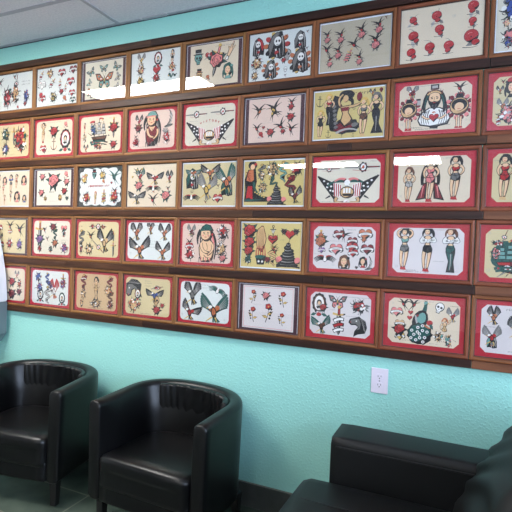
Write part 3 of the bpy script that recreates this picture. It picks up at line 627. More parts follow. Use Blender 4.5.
GROW = dict(girl=1.06, bust=1.14, crest=1.0, text=1.1, stamp=1.0, victory=1.0, mermaid=1.04, geisha=1.04, bearded=1.06, torch=1.0, ringgirl=1.1, border=1.0, capeback=1.06, ship=1.15, peacock=1.08, head=1.1, fruit=1.28, rock=1.12, sword=1.1)
def build_print(spec, pw, ph, paper, shape, parent, y, rc=.35):
    """paper sheet with its printed designs, one mesh lying at depth y"""
    s = Sheet(pw, ph)
    for it in spec:
        nm, x, yy, size = it[:4]; kw = it[4] if len(it) > 4 else {}
        s.at(x, yy, size*GROW.get(nm, 1.13), kw.get('rot', 0), kw.get('flip', 1)); FN[nm](s, **{k: v for k, v in kw.items() if k not in ('rot', 'flip')})
    a, b = pw/2, ph/2
    if shape == 'cham':
        c = .021; out = []
        for cx, cy, a0 in ((a, b, 0), (-a, b, 1), (-a, -b, 2), (a, -b, 3)):
            q = [(math.copysign(abs(cx), cx), math.copysign(abs(cy)-c, cy)), (math.copysign(abs(cx)-c*rc, cx), math.copysign(abs(cy)-c*rc, cy)), (math.copysign(abs(cx)-c, cx), cy)]
            out += q if a0 in (0, 2) else q[::-1]
    elif shape == 'scal':
        out = []; n = 120
        for i in range(n):
            t = 2*PI*i/n; ct, st = math.cos(t), math.sin(t); k = 1/max(abs(ct), abs(st)); x, z = a*ct*min(k, 1.26)*.94, b*st*min(k, 1.26)*.94
            u = abs(math.sin(t*8))**.7; out.append((x*(.95+.085*u), z*(.95+.085*u)))
    else: out = [(a, b), (-a, b), (-a, -b), (a, -b)]
    keys = []; bm = bmesh.new()
    def face(pts, d, mi):
        try:
            f = bm.faces.new([bm.verts.new((p[0], d, p[1])) for p in pts]); f.material_index = mi
            f.normal_update()
            if f.normal.y > 0: f.normal_flip()
        except Exception: pass
    n = len(out)
    face(out, y, 0)
    back = [bm.verts.new((p[0], y+.0012, p[1])) for p in out]; fr = [bm.verts.new((p[0], y, p[1])) for p in out]
    for i in range(n): bm.faces.new((fr[i], fr[(i+1) % n], back[(i+1) % n], back[i]))
    for pts, lv, c in s.items:
        if c not in keys: keys.append(c)
        face(pts, y-.00002*min(lv, 150), keys.index(c)+1)
    me_m = [PAPER[paper]]+[INK[k] for k in keys]
    return obj('print', bm, me_m, parent, smooth=None)

# ------------------------------------------------------------------ picture frames
FW_, FH_ = .3745, .2805
def ring_mesh(w, h, prof, mis=None):
    """mitred moulding swept round a w x h rectangle; prof = (inset, height off wall)"""
    bm = bmesh.new(); rows = []
    for t, d in prof:
        a, b = w/2-t, h/2-t
        rows.append([bm.verts.new(p) for p in ((-a, -d, -b), (a, -d, -b), (a, -d, b), (-a, -d, b))])
    for i in range(len(prof)-1):
        for k in range(4):
            f = bm.faces.new((rows[i][k], rows[i][(k+1) % 4], rows[i+1][(k+1) % 4], rows[i+1][k]))
            f.material_index = (0 if k % 2 == 0 else 1) if not (mis and mis[i]) else 2
    for k in range(4):     # back face
        bm.faces.new((rows[0][k], rows[0][(k+1) % 4], rows[-1][(k+1) % 4], rows[-1][k]))
    return bm
PROF = [(0, .001), (0, .0155), (.002, .018), (.007, .0195), (.0125, .0185), (.0165, .0145), (.0168, .0125), (.0196, .0115), (.0196, .001)]
MIS = [0, 0, 0, 0, 0, 1, 1, 1]
def frame(x, z, style, paper, spec, label, wd, rot=0.0, FW_=.3745, rc=.35):
    t = thing('picture_frame', label, 'picture frame', (x, 0, z), group='framed tattoo flash sheets on the teal wall')
    t.rotation_euler = (0, math.radians(rot), 0)
    WM = WOODS[wd]
    obj('frame_moulding', ring_mesh(FW_, FH_, PROF, MIS), [WM[0], WM[1], LIPS[0]], t, smooth=None)
    ow, oh = FW_-.037, FH_-.037      # sight opening
    if style == 'red':
        obj('mat_board', B((-ow/2, -.0065, -oh/2), (ow/2, -.004, oh/2)), M['red_mat'], t)
        mg = .043 if rc > .4 else .033
        build_print(spec, ow-mg, oh-mg+.003, paper, 'cham', t, -.0078, rc)
    elif style == 'mauve':
        obj('mat_board', B((-ow/2, -.0065, -oh/2), (ow/2, -.004, oh/2)), M['mauve_mat'], t)
        bm = bmesh.new(); e = .0022
        for s_ in (-1, 1): box(bm, (s_*(ow/2-.005)-e/2, -.0072, -oh/2+.004), (s_*(ow/2-.005)+e/2, -.0064, oh/2-.004))
        box(bm, (-ow/2+.005, -.0072, oh/2-.0055), (ow/2-.005, -.0064, oh/2-.0035))
        obj('mat_bevel', bm, M['white_edge'], t)
        build_print(spec, ow-.052, oh-.022, paper, 'rect', t, -.0078)
    elif style == 'edge':
        obj('mat_board', B((-ow/2, -.0065, -oh/2), (ow/2, -.004, oh/2)), M['white_edge'], t)
        build_print(spec, ow-.012, oh-.016, paper, 'rect', t, -.0078)
    elif style == 'bare':
        obj('backing_board', B((-ow/2, -.0065, -oh/2), (ow/2, -.004, oh/2)), M['white_edge'], t)
        build_print(spec, ow-.003, oh-.003, paper, 'rect', t, -.0078)
    elif style == 'black':
        obj('mat_board', B((-ow/2, -.0065, -oh/2), (ow/2, -.004, oh/2)), M['black_mat'], t)
        build_print(spec, ow-.012, oh-.010, paper, 'scal', t, -.0078)
    obj('glass_pane', B((-ow/2+.0005, -.0122, -oh/2+.0005), (ow/2-.0005, -.0112, oh/2-.0005)), M['glass'], t)
    return t

g = lambda kind_, x_, y_, s_, **k: (kind_, x_, y_, s_, k)
S_ = {}
S_[1, 1] = ('bare', 'white', [g('blob', .3, .62, .55, cs='RTPK', w=.3, seed=3), g('blob', .53, .55, .5, cs='KOKN', w=.28, seed=5), g('sword', .55, .28, .3, rot=80), g('text', .8, .25, .05, n=5, c='K'), g('text', .8, .33, .05, n=5, c='K'), g('blob', .83, .66, .34, cs='BKR', w=.3, seed=8), g('rose', .8, .86, .12, c='R'), g('bird', .5, .1, .18), g('bird', .1, .2, .25), g('text', .5, .8, .04, n=7, c='K'), g('fruit', .6, .93, .1)],
    'white sheet of tall red and black designs, leftmost picture of the top row')
S_[1, 2] = ('bare', 'white', [g('dagger', .1, .18, .26, rot=-30), g('blob', .33, .15, .26, cs='KRY', seed=2), g('heart', .62, .16, .24), g('heart', .9, .12, .24, c='M'), g('heart', .12, .42, .26, c='W'), g('dagger', .38, .42, .3, rot=-40), g('dagger', .58, .46, .24), g('heart', .84, .42, .25), g('fruit', .1, .7, .2), g('heart', .14, .78, .22), g('blob', .42, .78, .3, cs='YKTW', seed=12), g('rose', .62, .66, .16), g('fruit', .7, .84, .17, c='O'), g('heart', .88, .72, .2, c='R'), g('heart', .9, .9, .18, c='T'), g('dagger', .72, .58, .2), g('text', .3, .95, .03, n=8)],
    'white sheet packed with red hearts and daggers, top row beside the leftmost picture')
S_[1, 3] = ('mauve', 'ivory', [g('butterfly', .52, .52, .5, c='O', c2='t'), g('butterfly', .16, .26, .24, c='N', c2='t', rot=30), g('butterfly', .5, .2, .24, c='t', c2='N'), g('butterfly', .84, .2, .24, c='N', c2='t', rot=-35), g('butterfly', .12, .55, .18, c='t', c2='n', rot=60), g('butterfly', .88, .48, .2, c='n', c2='N', rot=70), g('butterfly', .16, .84, .26, c='O', c2='N', rot=-30), g('butterfly', .86, .72, .16, c='n', c2='n', rot=40), g('butterfly', .5, .86, .14, c='n', c2='n')],
    'butterflies on an ivory sheet in a dark mauve mat, top row')
S_[1, 4] = ('bare', 'white', [g('eagle', .2, .16, .26, c2='Y', c='N'), g('blob', .2, .4, .28, cs='KWRW', seed=4), g('oval', .55, .2, .34), g('heart', .53, .45, .22, ban=False), g('girl', .84, .2, .34, top='O', bot='K'), g('blob', .84, .42, .24, cs='KRRW', seed=9), g('blob', .2, .68, .26, cs='YNK', seed=6), g('blob', .52, .64, .26, cs='ROK', seed=7), g('snake', .85, .62, .22, c='T', rot=90), g('text', .5, .9, .04, n=14), g('rose', .8, .82, .2), g('bird', .2, .88, .2)],
    'white sheet half covered by light reflection, beside the top-hat skull picture')
S_[1, 5] = ('mauve', 'cream', [g('skull', .17, .33, .36, hat='n', c='t'), g('heart', .4, .28, .22, ban=False), g('sword', .4, .28, .16, rot=35), g('daggerrose', .56, .42, .72, rot=-14, c='P', lf='T'), g('hand', .83, .25, .4), g('head', .8, .68, .38, hair='T', c='t'), g('skull', .2, .74, .26, hat='O', c='s'), g('fruit', .38, .8, .14, c='O'), g('text', .7, .08, .04, n=10)],
    'cream sheet with a skull in a top hat, dark mauve mat, top row')
S_[1, 6] = ('bare', 'white', [g('reaper', .15, .27, .36, c='R', acc='R', flip=-1), g('reaper', .45, .28, .52, c='N', acc='R', ring=1), g('reaper', .82, .24, .34, c='N', acc='R'), g('blob', .13, .62, .3, cs='NKRN', seed=14), g('skull', .62, .52, .3, c='n'), g('rose', .57, .62, .12), g('reaper', .36, .78, .36, c='N', acc='O', ring=1), g('reaper', .83, .66, .46, c='N', acc='O', ring=1), g('blob', .1, .88, .2, cs='KOK', seed=18), g('skull', .6, .82, .14), g('bird', .33, .12, .07), g('bird', .6, .12, .07), g('bird', .93, .44, .08), g('bird', .35, .5, .08), g('bird', .93, .1, .07), g('bird', .6, .94, .07)],
    'white sheet of hooded reapers and skulls, sixth picture of the top row')
_r = random.Random(5)
def birds(lst):
    out = []
    for i, (x, y, s_) in enumerate(lst):
        out += [g('rose', x, y+.07, s_*.72, c='P', lf='N'), g('bird', x, y-.04, s_*1.05, rot=_r.randint(-30, 30), flip=_r.choice((1, -1)))]
    return out
S_[1, 7] = ('edge', 'stone', birds([(.1, .27, .2), (.3, .3, .22), (.6, .25, .24), (.84, .2, .24), (.27, .62, .22), (.8, .5, .28), (.58, .8, .2), (.15, .78, .18)])+[g('bird', .1, .54, .26), g('bird', .5, .5, .28, rot=20), g('dagger', .42, .72, .3, rot=-25, c='P', ban='P'), g('bird', .93, .04, .08)],
    'grey-tan sheet of swallows and pink roses, seventh picture of the top row')
S_[1, 8] = ('bare', 'cream', [g('fruit', .15, .22, .2, v=0), g('fruit', .44, .2, .26, v=1), g('fruit', .87, .12, .27, v=2), g('fruit', .16, .52, .27, v=3), g('fruit', .48, .45, .24, v=4), g('fruit', .87, .38, .2, v=5), g('fruit', .14, .82, .24, v=6), g('fruit', .37, .76, .26, v=7), g('fruit', .6, .77, .26, v=8), g('fruit', .86, .66, .36, v=9), g('stamp', .65, .23, .07)],
    'cream sheet of small round red designs, top row above the bearded head')
S_[1, 9] = ('edge', 'ivory', [g('blob', .2, .26, .5, cs='BBNO', seed=31), g('blob', .12, .5, .16, cs='SRP', seed=32), g('blob', .17, .74, .36, cs='PNBO', seed=33), g('blob', .15, .86, .2, cs='BRN', seed=34), g('eagle', .6, .3, .4, c='B'), g('rose', .6, .75, .3)],
    'sheet with blue and red designs cut by the photo edge, top right corner')

S_[2, 1] = ('red', 'tan', [g('blob', .3, .3, .44, cs='TKY', seed=41), g('blob', .3, .76, .4, cs='BTRK', seed=42), g('dagger', .55, .35, .5, ban=None), g('blob', .76, .48, .72, cs='RROTY', w=.36, seed=43, n=40), g('heart', .78, .75, .26), g('text', .5, .93, .03, n=8)],
    'tan sheet with a large orange and red wreath, leftmost picture of the second row')
S_[2, 2] = ('red', 'cream', [g('girl', .2, .34, .58, top='s', bot='s', arms=1, skin='S'), g('rose', .5, .32, .34), g('fruit', .82, .14, .18, c='P'), g('oval', .82, .6, .62), g('heart', .2, .8, .24), g('blob', .24, .88, .18, cs='RTK', seed=46), g('anchor', .5, .7, .34, c='D'), g('text', .5, .9, .03, n=14), g('text', .5, .05, .03, n=16)],
    'cream sheet with a dark oval portrait and red rose, second row')
S_[2, 3] = ('red', 'cream', [g('ship', .47, .45, .7, c='n', fl='R'), g('blob', .32, .38, .36, cs='BTBR', w=.26, seed=51), g('sword', .47, .2, .14, c='R'), g('rose', .4, .8, .2), g('blob', .47, .83, .26, cs='OSR', seed=52), g('daggerrose', .83, .36, .52), g('rose', .83, .82, .24), g('eagle', .14, .9, .2, c='K'), g('girl', .1, .3, .28, top='R'), g('blob', .1, .6, .26, cs='NKs', w=.2, seed=54), g('text', .8, .08, .03, n=8), g('text', .65, .95, .03, n=14)],
    'cream sheet with a large sailing ship, red mat, second row')
S_[2, 4] = ('red', 'pink', [g('bust', .5, .47, .86, hat='t', c='P', scarf='N', dress='M'), g('eagle', .2, .25, .28, c='K', c2='R'), g('rose', .19, .44, .24, c='M'), g('crescent', .85, .24, .46), g('blob', .14, .82, .26, cs='RNK', seed=56), g('bird', .14, .68, .14), g('blob', .83, .72, .34, cs='RRNn', w=.3, seed=57), g('rose', .8, .56, .16, c='n', lf='n'), g('text', .35, .95, .03, n=12)],
    'pink sheet with a half-length woman in a headscarf, second row')
S_[2, 5] = ('red', 'ivory', [g('sword', .23, .21, .36), g('sword', .76, .19, .36), g('victory', .5, .39, .36), g('crest', .5, .64, .76), g('text', .48, .05, .035, n=14), g('text', .16, .38, .025, n=10), g('text', .88, .58, .03, n=5), g('stamp', .1, .93, .06), g('text', .85, .85, .02, n=4)],
    'ivory sheet with crossed flags under an arc of red letters, second row')
S_[2, 6] = ('mauve', 'pink', [g('bird', .2, .28, .34, c='O', flip=-1), g('bird', .5, .26, .38, c='Y', rot=15), g('bird', .48, .36, .3, rot=-40, c='Y'), g('bird', .83, .14, .22), g('rose', .82, .24, .15), g('rose', .82, .46, .2), g('bird', .17, .68, .24), g('rose', .3, .66, .08), g('fruit', .25, .82, .16), g('rose', .44, .78, .2), g('bird', .64, .66, .3, rot=30), g('bird', .83, .74, .28, rot=-15), g('rose', .68, .78, .12), g('text', .4, .56, .025, n=12, c='n'), g('text', .5, .03, .02, n=30, c='P')],
    'pale sheet of swallows with red roses in a dark mauve mat, second row')
S_[2, 7] = ('edge', 'straw', [g('girl', .1, .68, .58, top='K', bot='K', hair='Y', shoe='s'), g('girl', .22, .38, .64, top='R', bot='K', hair='Y', legs=0, hem=.07), g('mermaid', .46, .47, .92), g('girl', .72, .58, .76, top='N', bot='D', hair='Y', arms=0, shoe='s'), g('girl', .89, .52, .8, top='K', bot='K', hair='N', legs=0, hem=.12), g('anchor', .08, .2, .22), g('anchor', .22, .9, .16), g('text', .7, .09, .08, n=4, c='K'), g('eagle', .83, .11, .14), g('skull', .95, .07, .12, c='M'), g('anchor', .58, .37, .1), g('anchor', .42, .96, .1), g('anchor', .58, .94, .08)],
    'straw-yellow sheet of pin-up women round a long-haired mermaid, second row')
S_[2, 8] = ('red', 'cream', [g('bearded', .5, .49, .9), g('eagle', .18, .14, .28, c='N', c2='M'), g('heart', .18, .2, .14, c='R', ban=False), g('fruit', .18, .28, .12), g('ringgirl', .14, .63, .66, hair='K'), g('bird', .84, .14, .28, c='R'), g('rose', .85, .28, .13), g('ringgirl', .84, .62, .72, hair='K'), g('text', .42, .03, .03, n=14), g('text', .22, .93, .045, n=7, c='K'), g('text', .4, .97, .045, n=9, c='K'), g('text', .66, .9, .03, n=7, c='K'), g('stamp', .05, .84, .06), g('stamp', .94, .82, .06)],
    'cream sheet with a bearded head before a cross, red mat, second row')
S_[2, 9] = ('red', 'tan', [g('head', .24, .22, .38, hair='K', c='K', hat='R'), g('eagle', .08, .27, .16), g('bird', .12, .1, .12), g('blob', .2, .76, .46, cs='PRnN', seed=61), g('eagle', .12, .58, .24, c='N'), g('rose', .22, .9, .12, c='P'), g('blob', .6, .5, .6, cs='NBn', seed=62), g('stamp', .05, .46, .07), g('dagger', .08, .88, .22)],
    'tan sheet with a dark-haired woman in red, right end of the second row')

def smallgirls():
    o = []
    for i, (x, y, s_) in enumerate([(.14, .22, .3), (.3, .25, .3), (.48, .34, .5), (.64, .28, .4), (.85, .25, .36), (.14, .55, .3), (.26, .52, .28), (.66, .72, .4), (.87, .78, .28), (.3, .82, .28), (.1, .85, .26), (.48, .72, .3)]):
        if i % 3 == 1 or i in (4, 8): o.append(g('head', x, y, s_*.8, hair='K', c='RPB'[i % 3]))
        else: o.append(g('girl', x, y, s_, top='PRB'[i % 3], bot='ORN'[i % 3], arms=i % 4, shoe='s'))
    return o
S_[3, 1] = ('edge', 'cream', smallgirls(), 'cream sheet of many small pin-up women, leftmost picture of the third row')
S_[3, 2] = ('mauve', 'ivory', [g('rose', .5, .3, .48, c='P'), g('rose', .16, .18, .22, c='P'), g('fruit', .86, .12, .2, c='P'), g('rose', .88, .34, .22, c='P'), g('rose', .82, .6, .22, c='R'), g('rose', .14, .64, .22, c='P'), g('blob', .26, .8, .16, cs='YTO', seed=64), g('blob', .7, .78, .2, cs='YOs', seed=65), g('rose', .9, .8, .12, c='T'), g('text', .45, .62, .08, n=2, c='T'), g('text', .5, .88, .05, n=6, c='n')],
    'ivory sheet of pink roses in a dark mauve mat, third row')
S_[3, 3] = ('black', 'white', [g('blob', .12, .3, .26, cs='YPn', seed=71), g('rose', .16, .2, .12, c='Y', lf='Y'), g('skull', .36, .2, .24, c='t', hat='R'), g('blob', .56, .2, .26, cs='YTN', seed=73), g('fruit', .58, .36, .12, c='O'), g('bird', .83, .26, .38, c='T', b='T'), g('rose', .77, .4, .07), g('text', .48, .47, .08, n=8, c='R'), g('text', .48, .49, .08, n=8, c='M'), g('text', .485, .48, .07, n=8, c='R'), g('blob', .18, .78, .32, cs='RYMK', seed=74), g('girl', .4, .78, .32, top='Y', bot='Y', hair='O'), g('dagger', .6, .76, .36, c='R', ban='Y'), g('blob', .84, .76, .34, cs='RGY', seed=75), g('bird', .84, .62, .22, b='K')],
    'white scalloped sheet on a black mat, third row')
S_[3, 4] = ('bare', 'cream', [g('bird', .22, .22, .3, b='K'), g('eagle', .26, .26, .3, c='T', c2='R'), g('rose', .24, .5, .24, c='P'), g('eagle', .57, .3, .36, c='K', c2='R', a1=150, a2=30), g('eagle', .86, .32, .26, c='K', c2='R', a1=100, a2=80), g('eaglewide', .54, .58, .28, c='K', c2='R'), g('fruit', .54, .62, .1, c='O'), g('eagle', .2, .75, .38, c='K', c2='N', a1=150, a2=30), g('bird', .54, .84, .3, b='K'), g('rose', .8, .74, .26, c='P', lf='T'), g('bird', .84, .58, .14), g('text', .22, .93, .03, n=5, c='K'), g('rose', .2, .12, .06, c='Y', lf='Y'), g('rose', .3, .1, .06, c='Y', lf='Y'), g('rose', .1, .28, .06, c='Y', lf='Y'), g('stamp', .55, .12, .06)],
    'cream sheet of dark spread eagles and pink roses, third row')
S_[3, 5] = ('edge', 'tan', [g('eagle', .2, .2, .3, c='T', a1=160, a2=20), g('reaper', .18, .36, .46, c='T', acc='R'), g('anchor', .18, .62, .14), g('eagle', .52, .2, .42, c='K', c2='O', a1=140, a2=40), g('eagle', .46, .58, .56, c='N', c2='Y', a1=110, a2=60), g('eagle', .84, .42, .6, c='T', c2='O', a1=120, a2=80), g('reaper', .84, .56, .4, c='T', acc='T'), g('eaglewide', .17, .82, .3, c='K', c2='R'), g('heart', .68, .82, .24, c='R'), g('bird', .45, .92, .1), g('bird', .68, .54, .1), g('text', .67, .6, .03, n=3)],
    'tan sheet of tall teal eagles, centre of the third row')
S_[3, 6] = ('edge', 'straw', [g('geisha', .13, .47, .9), g('snake', .3, .26, .34, c='N'), g('blob', .3, .32, .22, cs='KN', seed=81), g('blob', .48, .2, .36, cs='KNT', seed=82), g('snake', .66, .26, .42, c='t'), g('blob', .88, .2, .34, cs='RTK', seed=83), g('blob', .32, .6, .26, cs='NtK', seed=84), g('rock', .56, .76, .44), g('snake', .52, .52, .34, c='T', rot=40), g('snake', .8, .6, .5, c='M', rot=15), g('eagle', .86, .78, .34, c='K', c2='M'), g('rose', .78, .42, .12), g('text', .9, .94, .05, n=3, c='K')],
    'straw-yellow sheet with a kimono woman and serpents, third row')
S_[3, 7] = ('red', 'ivory', [g('sword', .2, .2, .3, c='R'), g('sword', .74, .18, .44, c='O'), g('crest', .5, .63, .8, eagle=True), g('text', .42, .04, .035, n=15), g('text', .9, .05, .035, n=4, c='K'), g('stamp', .05, .93, .06), g('text', .16, .975, .02, n=14, c='K')],
    'ivory sheet with an eagle over two crossed flags, third row')
S_[3, 8] = ('red', 'cream', [g('girl', .16, .6, .74, top='S', bot='n', hair='D', arms=0), g('girl', .46, .5, .94, top='P', bot='P', hair='K', legs=.5), g('girl', .8, .46, .92, top='R', bot='N', hair='K', arms=0)]+[('capeback', .46, .5, .94, {})]+[g('text', .66, .05, .035, n=7), g('text', .3, .98, .03, n=8), g('stamp', .05, .86, .07)],
    'cream sheet of three standing bathing girls under a white reflection, third row')
S_[3, 9] = ('red', 'tan', [g('girl', .16, .48, .9, top='R', bot='R', hair='K', arms=0, shoe='s'), g('girl', .6, .5, .8, top='B', bot='B', hair='D'), g('text', .06, .14, .03, n=4)],
    'tan sheet with a girl in a red swimsuit, right end of the third row')

S_[4, 1] = ('mauve', 'tan', [g('heart', .14, .25, .26, c='R'), g('bird', .5, .2, .34, c='O'), g('heart', .5, .36, .16, c='O'), g('bird', .82, .3, .4, c='R'), g('eagle', .18, .55, .24), g('heart', .2, .76, .26, c='R'), g('blob', .5, .72, .32, cs='RNt', seed=91), g('blob', .82, .74, .32, cs='VBN', seed=92)],
    'tan sheet of bright birds and hearts, leftmost picture of the fourth row')
S_[4, 2] = ('red', 'ivory', [g('dagger', .17, .45, .84, c='O', ban=None), g('rose', .17, .56, .32, c='V', lf='T'), g('blob', .17, .84, .22, cs='RKT', seed=94), g('rose', .54, .18, .26, c='M'), g('snake', .6, .4, .34, c='T'), g('rose', .6, .66, .24, c='O'), g('blob', .48, .84, .2, cs='TKO', seed=95), g('heart', .84, .22, .24, c='P', ban=False), g('blob', .84, .32, .28, cs='TRK', w=.24, seed=97), g('blob', .86, .8, .34, cs='VRRK', seed=96), g('bird', .38, .54, .16), g('bird', .3, .28, .2), g('text', .86, .56, .02, n=12), g('text', .7, .03, .02, n=12)],
    'ivory sheet with a purple flower on a dagger, fourth row')
S_[4, 3] = ('red', 'tan', [g('sword', .5, .14, .34, c='R'), g('blob', .36, .14, .16, cs='RTK', seed=101), g('blob', .62, .14, .16, cs='RYK', seed=102), g('bird', .32, .42, .3, c='O'), g('snake', .08, .5, .46, c='N'), g('blob', .08, .8, .26, cs='RNK', w=.2, seed=103), g('eagle', .66, .55, .6, c='K', c2='s', a1=110, a2=60), g('sword', .52, .72, .3, rot=-40), g('dagger', .88, .42, .34, c='R', ban=None), g('dagger', .88, .76, .4, c='P', ban=None), g('blob', .28, .78, .34, cs='NTKs', seed=104), g('text', .06, .14, .05, n=2, c='K')],
    'tan sheet with a banner across its top and black blades, fourth row')
S_[4, 4] = ('red', 'white', [g('eagle', .2, .26, .46, c='K', c2='O', a1=112, a2=76), g('eagle', .52, .16, .32, c='K', c2='O', a1=100, a2=82), g('eagle', .83, .26, .42, c='K', c2='O', a1=112, a2=66), g('eagle', .28, .7, .62, c='K', c2='O', a1=135, a2=55), g('eagle', .8, .76, .46, c='K', c2='O', a1=120, a2=58), g('text', .65, .5, .035, n=9), g('text', .6, .58, .035, n=4), g('text', .58, .66, .035, n=7), g('text', .64, .08, .03, n=4), g('stamp', .07, .84, .08), g('stamp', .92, .87, .06)],
    'white sheet of five brown-winged eagles, red mat, fourth row')
S_[4, 5] = ('red', 'pink', [g('bust', .5, .5, .88, hat='T', c='T', scarf='P', dress='S'), g('eagle', .18, .2, .28, c='N', c2='M'), g('rose', .2, .28, .14, c='M'), g('bird', .15, .5, .22), g('heart', .15, .58, .22, c='R'), g('blob', .16, .8, .32, cs='RPK', seed=111), g('blob', .83, .22, .42, cs='RNnP', w=.36, seed=112), g('blob', .8, .64, .38, cs='Nn', seed=113), g('rose', .84, .86, .22, c='P'), g('text', .38, .06, .035, n=4, c='K'), g('text', .5, .97, .03, n=16)],
    'pink sheet with a woman in a dark teal hat, fourth row')
S_[4, 6] = ('edge', 'straw', [g('rose', .14, .18, .36, c='R'), g('rose', .14, .44, .3, c='R'), g('rose', .13, .64, .26, c='R'), g('blob', .12, .84, .22, cs='TKT', seed=121), g('torch', .34, .5, .88), g('anchor', .54, .22, .32), g('heart', .54, .36, .24, c='R', ban=False), g('bird', .56, .56, .18), g('skull', .54, .18, .14), g('snake', .54, .74, .4, c='s'), g('rose', .46, .82, .16, c='M'), g('rose', .63, .82, .12, c='M'), g('bird', .58, .64, .2), g('heart', .82, .24, .24, c='R', ban=False), g('rose', .72, .18, .14, c='K'), g('rose', .92, .18, .14, c='K'), g('rock', .8, .68, .56), g('text', .7, .37, .03, n=4)],
    'straw-yellow sheet with a column of red roses, fourth row')
S_[4, 7] = ('red', 'frost', [g('daggerrose', .12, .36, .5, c='O'), g('skull', .12, .36, .2), g('rose', .12, .22, .14, c='O'), g('heart', .14, .56, .16, c='V'), g('heart', .42, .18, .26, c='M'), g('bird', .5, .2, .28, rot=-30), g('heart', .84, .16, .3, c='O'), g('rose', .82, .3, .12, c='O'), g('heart', .38, .52, .3, c='P'), g('heart', .64, .32, .22, c='M'), g('heart', .64, .46, .26, c='R'), g('heart', .66, .6, .22, c='R'), g('heart', .88, .5, .28, c='M'), g('eaglewide', .2, .78, .34, c='K', c2='R'), g('head', .52, .82, .36, hair='D', c='K'), g('rose', .72, .94, .07, c='K', lf='K'), g('head', .82, .8, .26, c='R'), g('crescent', .9, .84, .3), g('text', .62, .07, .035, n=5), g('text', .38, .34, .025, n=12), g('text', .08, .66, .025, n=6), g('stamp', .34, .9, .08)],
    'pale grey sheet of small hearts, banners and a ship-wing eagle, fourth row')
S_[4, 8] = ('red', 'frost', [g('girl', .17, .46, .9, top='t', bot='N', hair='K', arms=1), g('girl', .5, .46, .94, top='W', bot='K', hair='K', arms=2), g('girl', .82, .46, .94, top='W', bot='T', hair='D', arms=2, legs=0, hem=.04), g('heart', .5, .3, .09, c='R', ban=False), g('heart', .8, .27, .08, c='R', ban=False), g('text', .6, .035, .035, n=12), g('text', .66, .72, .035, n=5), g('text', .25, .94, .045, n=7, c='K'), g('text', .36, .97, .045, n=10, c='K'), g('stamp', .06, .86, .07), g('stamp', .92, .92, .06)],
    'pale sheet of three standing sailor girls with red shoes, fourth row')
S_[4, 9] = ('red', 'tan', [g('ship', .32, .56, .62, c='t', hull='R', sea='T', disc=1), g('sword', .24, .16, .2, rot=70), g('blob', .14, .5, .24, cs='Pnt', seed=131), g('sword', .3, .8, .4, c='R', rot=60), g('stamp', .05, .08, .07), g('stamp', .05, .86, .09), g('blob', .15, .28, .2, cs='TRW', w=.5, h=.3, seed=132)],
    'tan sheet with a round teal ship scene and flags, right end of the fourth row')

S_[5, 1] = ('red', 'cream', [g('eagle', .3, .2, .3, c2='R'), g('eagle', .76, .2, .22, c='N', c2='P'), g('rose', .62, .42, .3, c='R'), g('rose', .62, .8, .34, c='M'), g('blob', .84, .46, .3, cs='OTR', w=.26, seed=141), g('rose', .84, .72, .22, c='M'), g('blob', .28, .64, .3, cs='RKT', seed=142), g('blob', .28, .84, .2, cs='MRK', seed=143)],
    'cream sheet of dark red flowers beside the white covered box, bottom row')
S_[5, 2] = ('red', 'white', [g('blob', .17, .2, .3, cs='BOB', seed=151), g('snake', .42, .24, .32, c='B'), g('rose', .48, .36, .16, c='B'), g('dagger', .86, .3, .44, c='R', ban='V'), g('blob', .86, .34, .28, cs='RBO', seed=152), g('sword', .18, .5, .2, rot=20, c='B'), g('blob', .22, .52, .32, cs='BRO', seed=153), g('oval', .24, .74, .38, c='T', c2='Y'), g('blob', .54, .5, .3, cs='BRD', w=.2, seed=154), g('eagle', .62, .56, .5, c='R', c2='W', a1=100, a2=80), g('snake', .44, .74, .5, c='n'), g('oval', .84, .8, .36, c='T', c2='R'), g('text', .8, .6, .025, n=8), g('text', .6, .12, .02, n=5)],
    'white sheet of blue and red patriotic designs, bottom row')
S_[5, 3] = ('red', 'brown', [g('girl', .5, .42, .68, top='s', bot='s', hair='K', legs=0, hem=.08), g('blob', .5, .82, .4, cs='sKNR', w=.48, h=.3, seed=161), g('snake', .18, .26, .42, c='M'), g('heart', .18, .14, .16, c='M'), g('blob', .18, .58, .3, cs='sNsK', w=.3, seed=162), g('blob', .14, .86, .24, cs='KMs', w=.2, seed=163), g('snake', .84, .26, .4, c='M'), g('blob', .8, .44, .3, cs='sKR', seed=164), g('snake', .86, .66, .4, c='D'), g('blob', .86, .84, .26, cs='MsK', seed=165), g('text', .5, .97, .03, n=16, c='K')],
    'brown-tan sheet with a robed figure, red mat, bottom row')
S_[5, 4] = ('red', 'tan', [g('horse', .2, .32, .58, c='N', rot=70), g('oval', .28, .46, .3, c='K', c2='O'), g('blob', .2, .76, .4, cs='NOPt', seed=171), g('rose', .1, .72, .12, c='O'), g('rose', .32, .72, .12, c='O'), g('sword', .72, .24, .22, c='R', rot=12), g('blob', .72, .24, .2, cs='RWR', w=.5, h=.2, seed=175), g('eagle', .66, .42, .42, c='K', c2='B', a1=150, a2=30), g('skull', .7, .6, .34, c='s'), g('rose', .72, .84, .26, c='R', lf='K'), g('rose', .84, .7, .14, c='R'), g('text', .5, .08, .04, n=4), g('text', .5, .14, .04, n=5), g('text', .5, .21, .04, n=4), g('text', .45, .965, .03, n=12, c='K')],
    'tan sheet with a dark animal head and a striped flag eagle, bottom row')
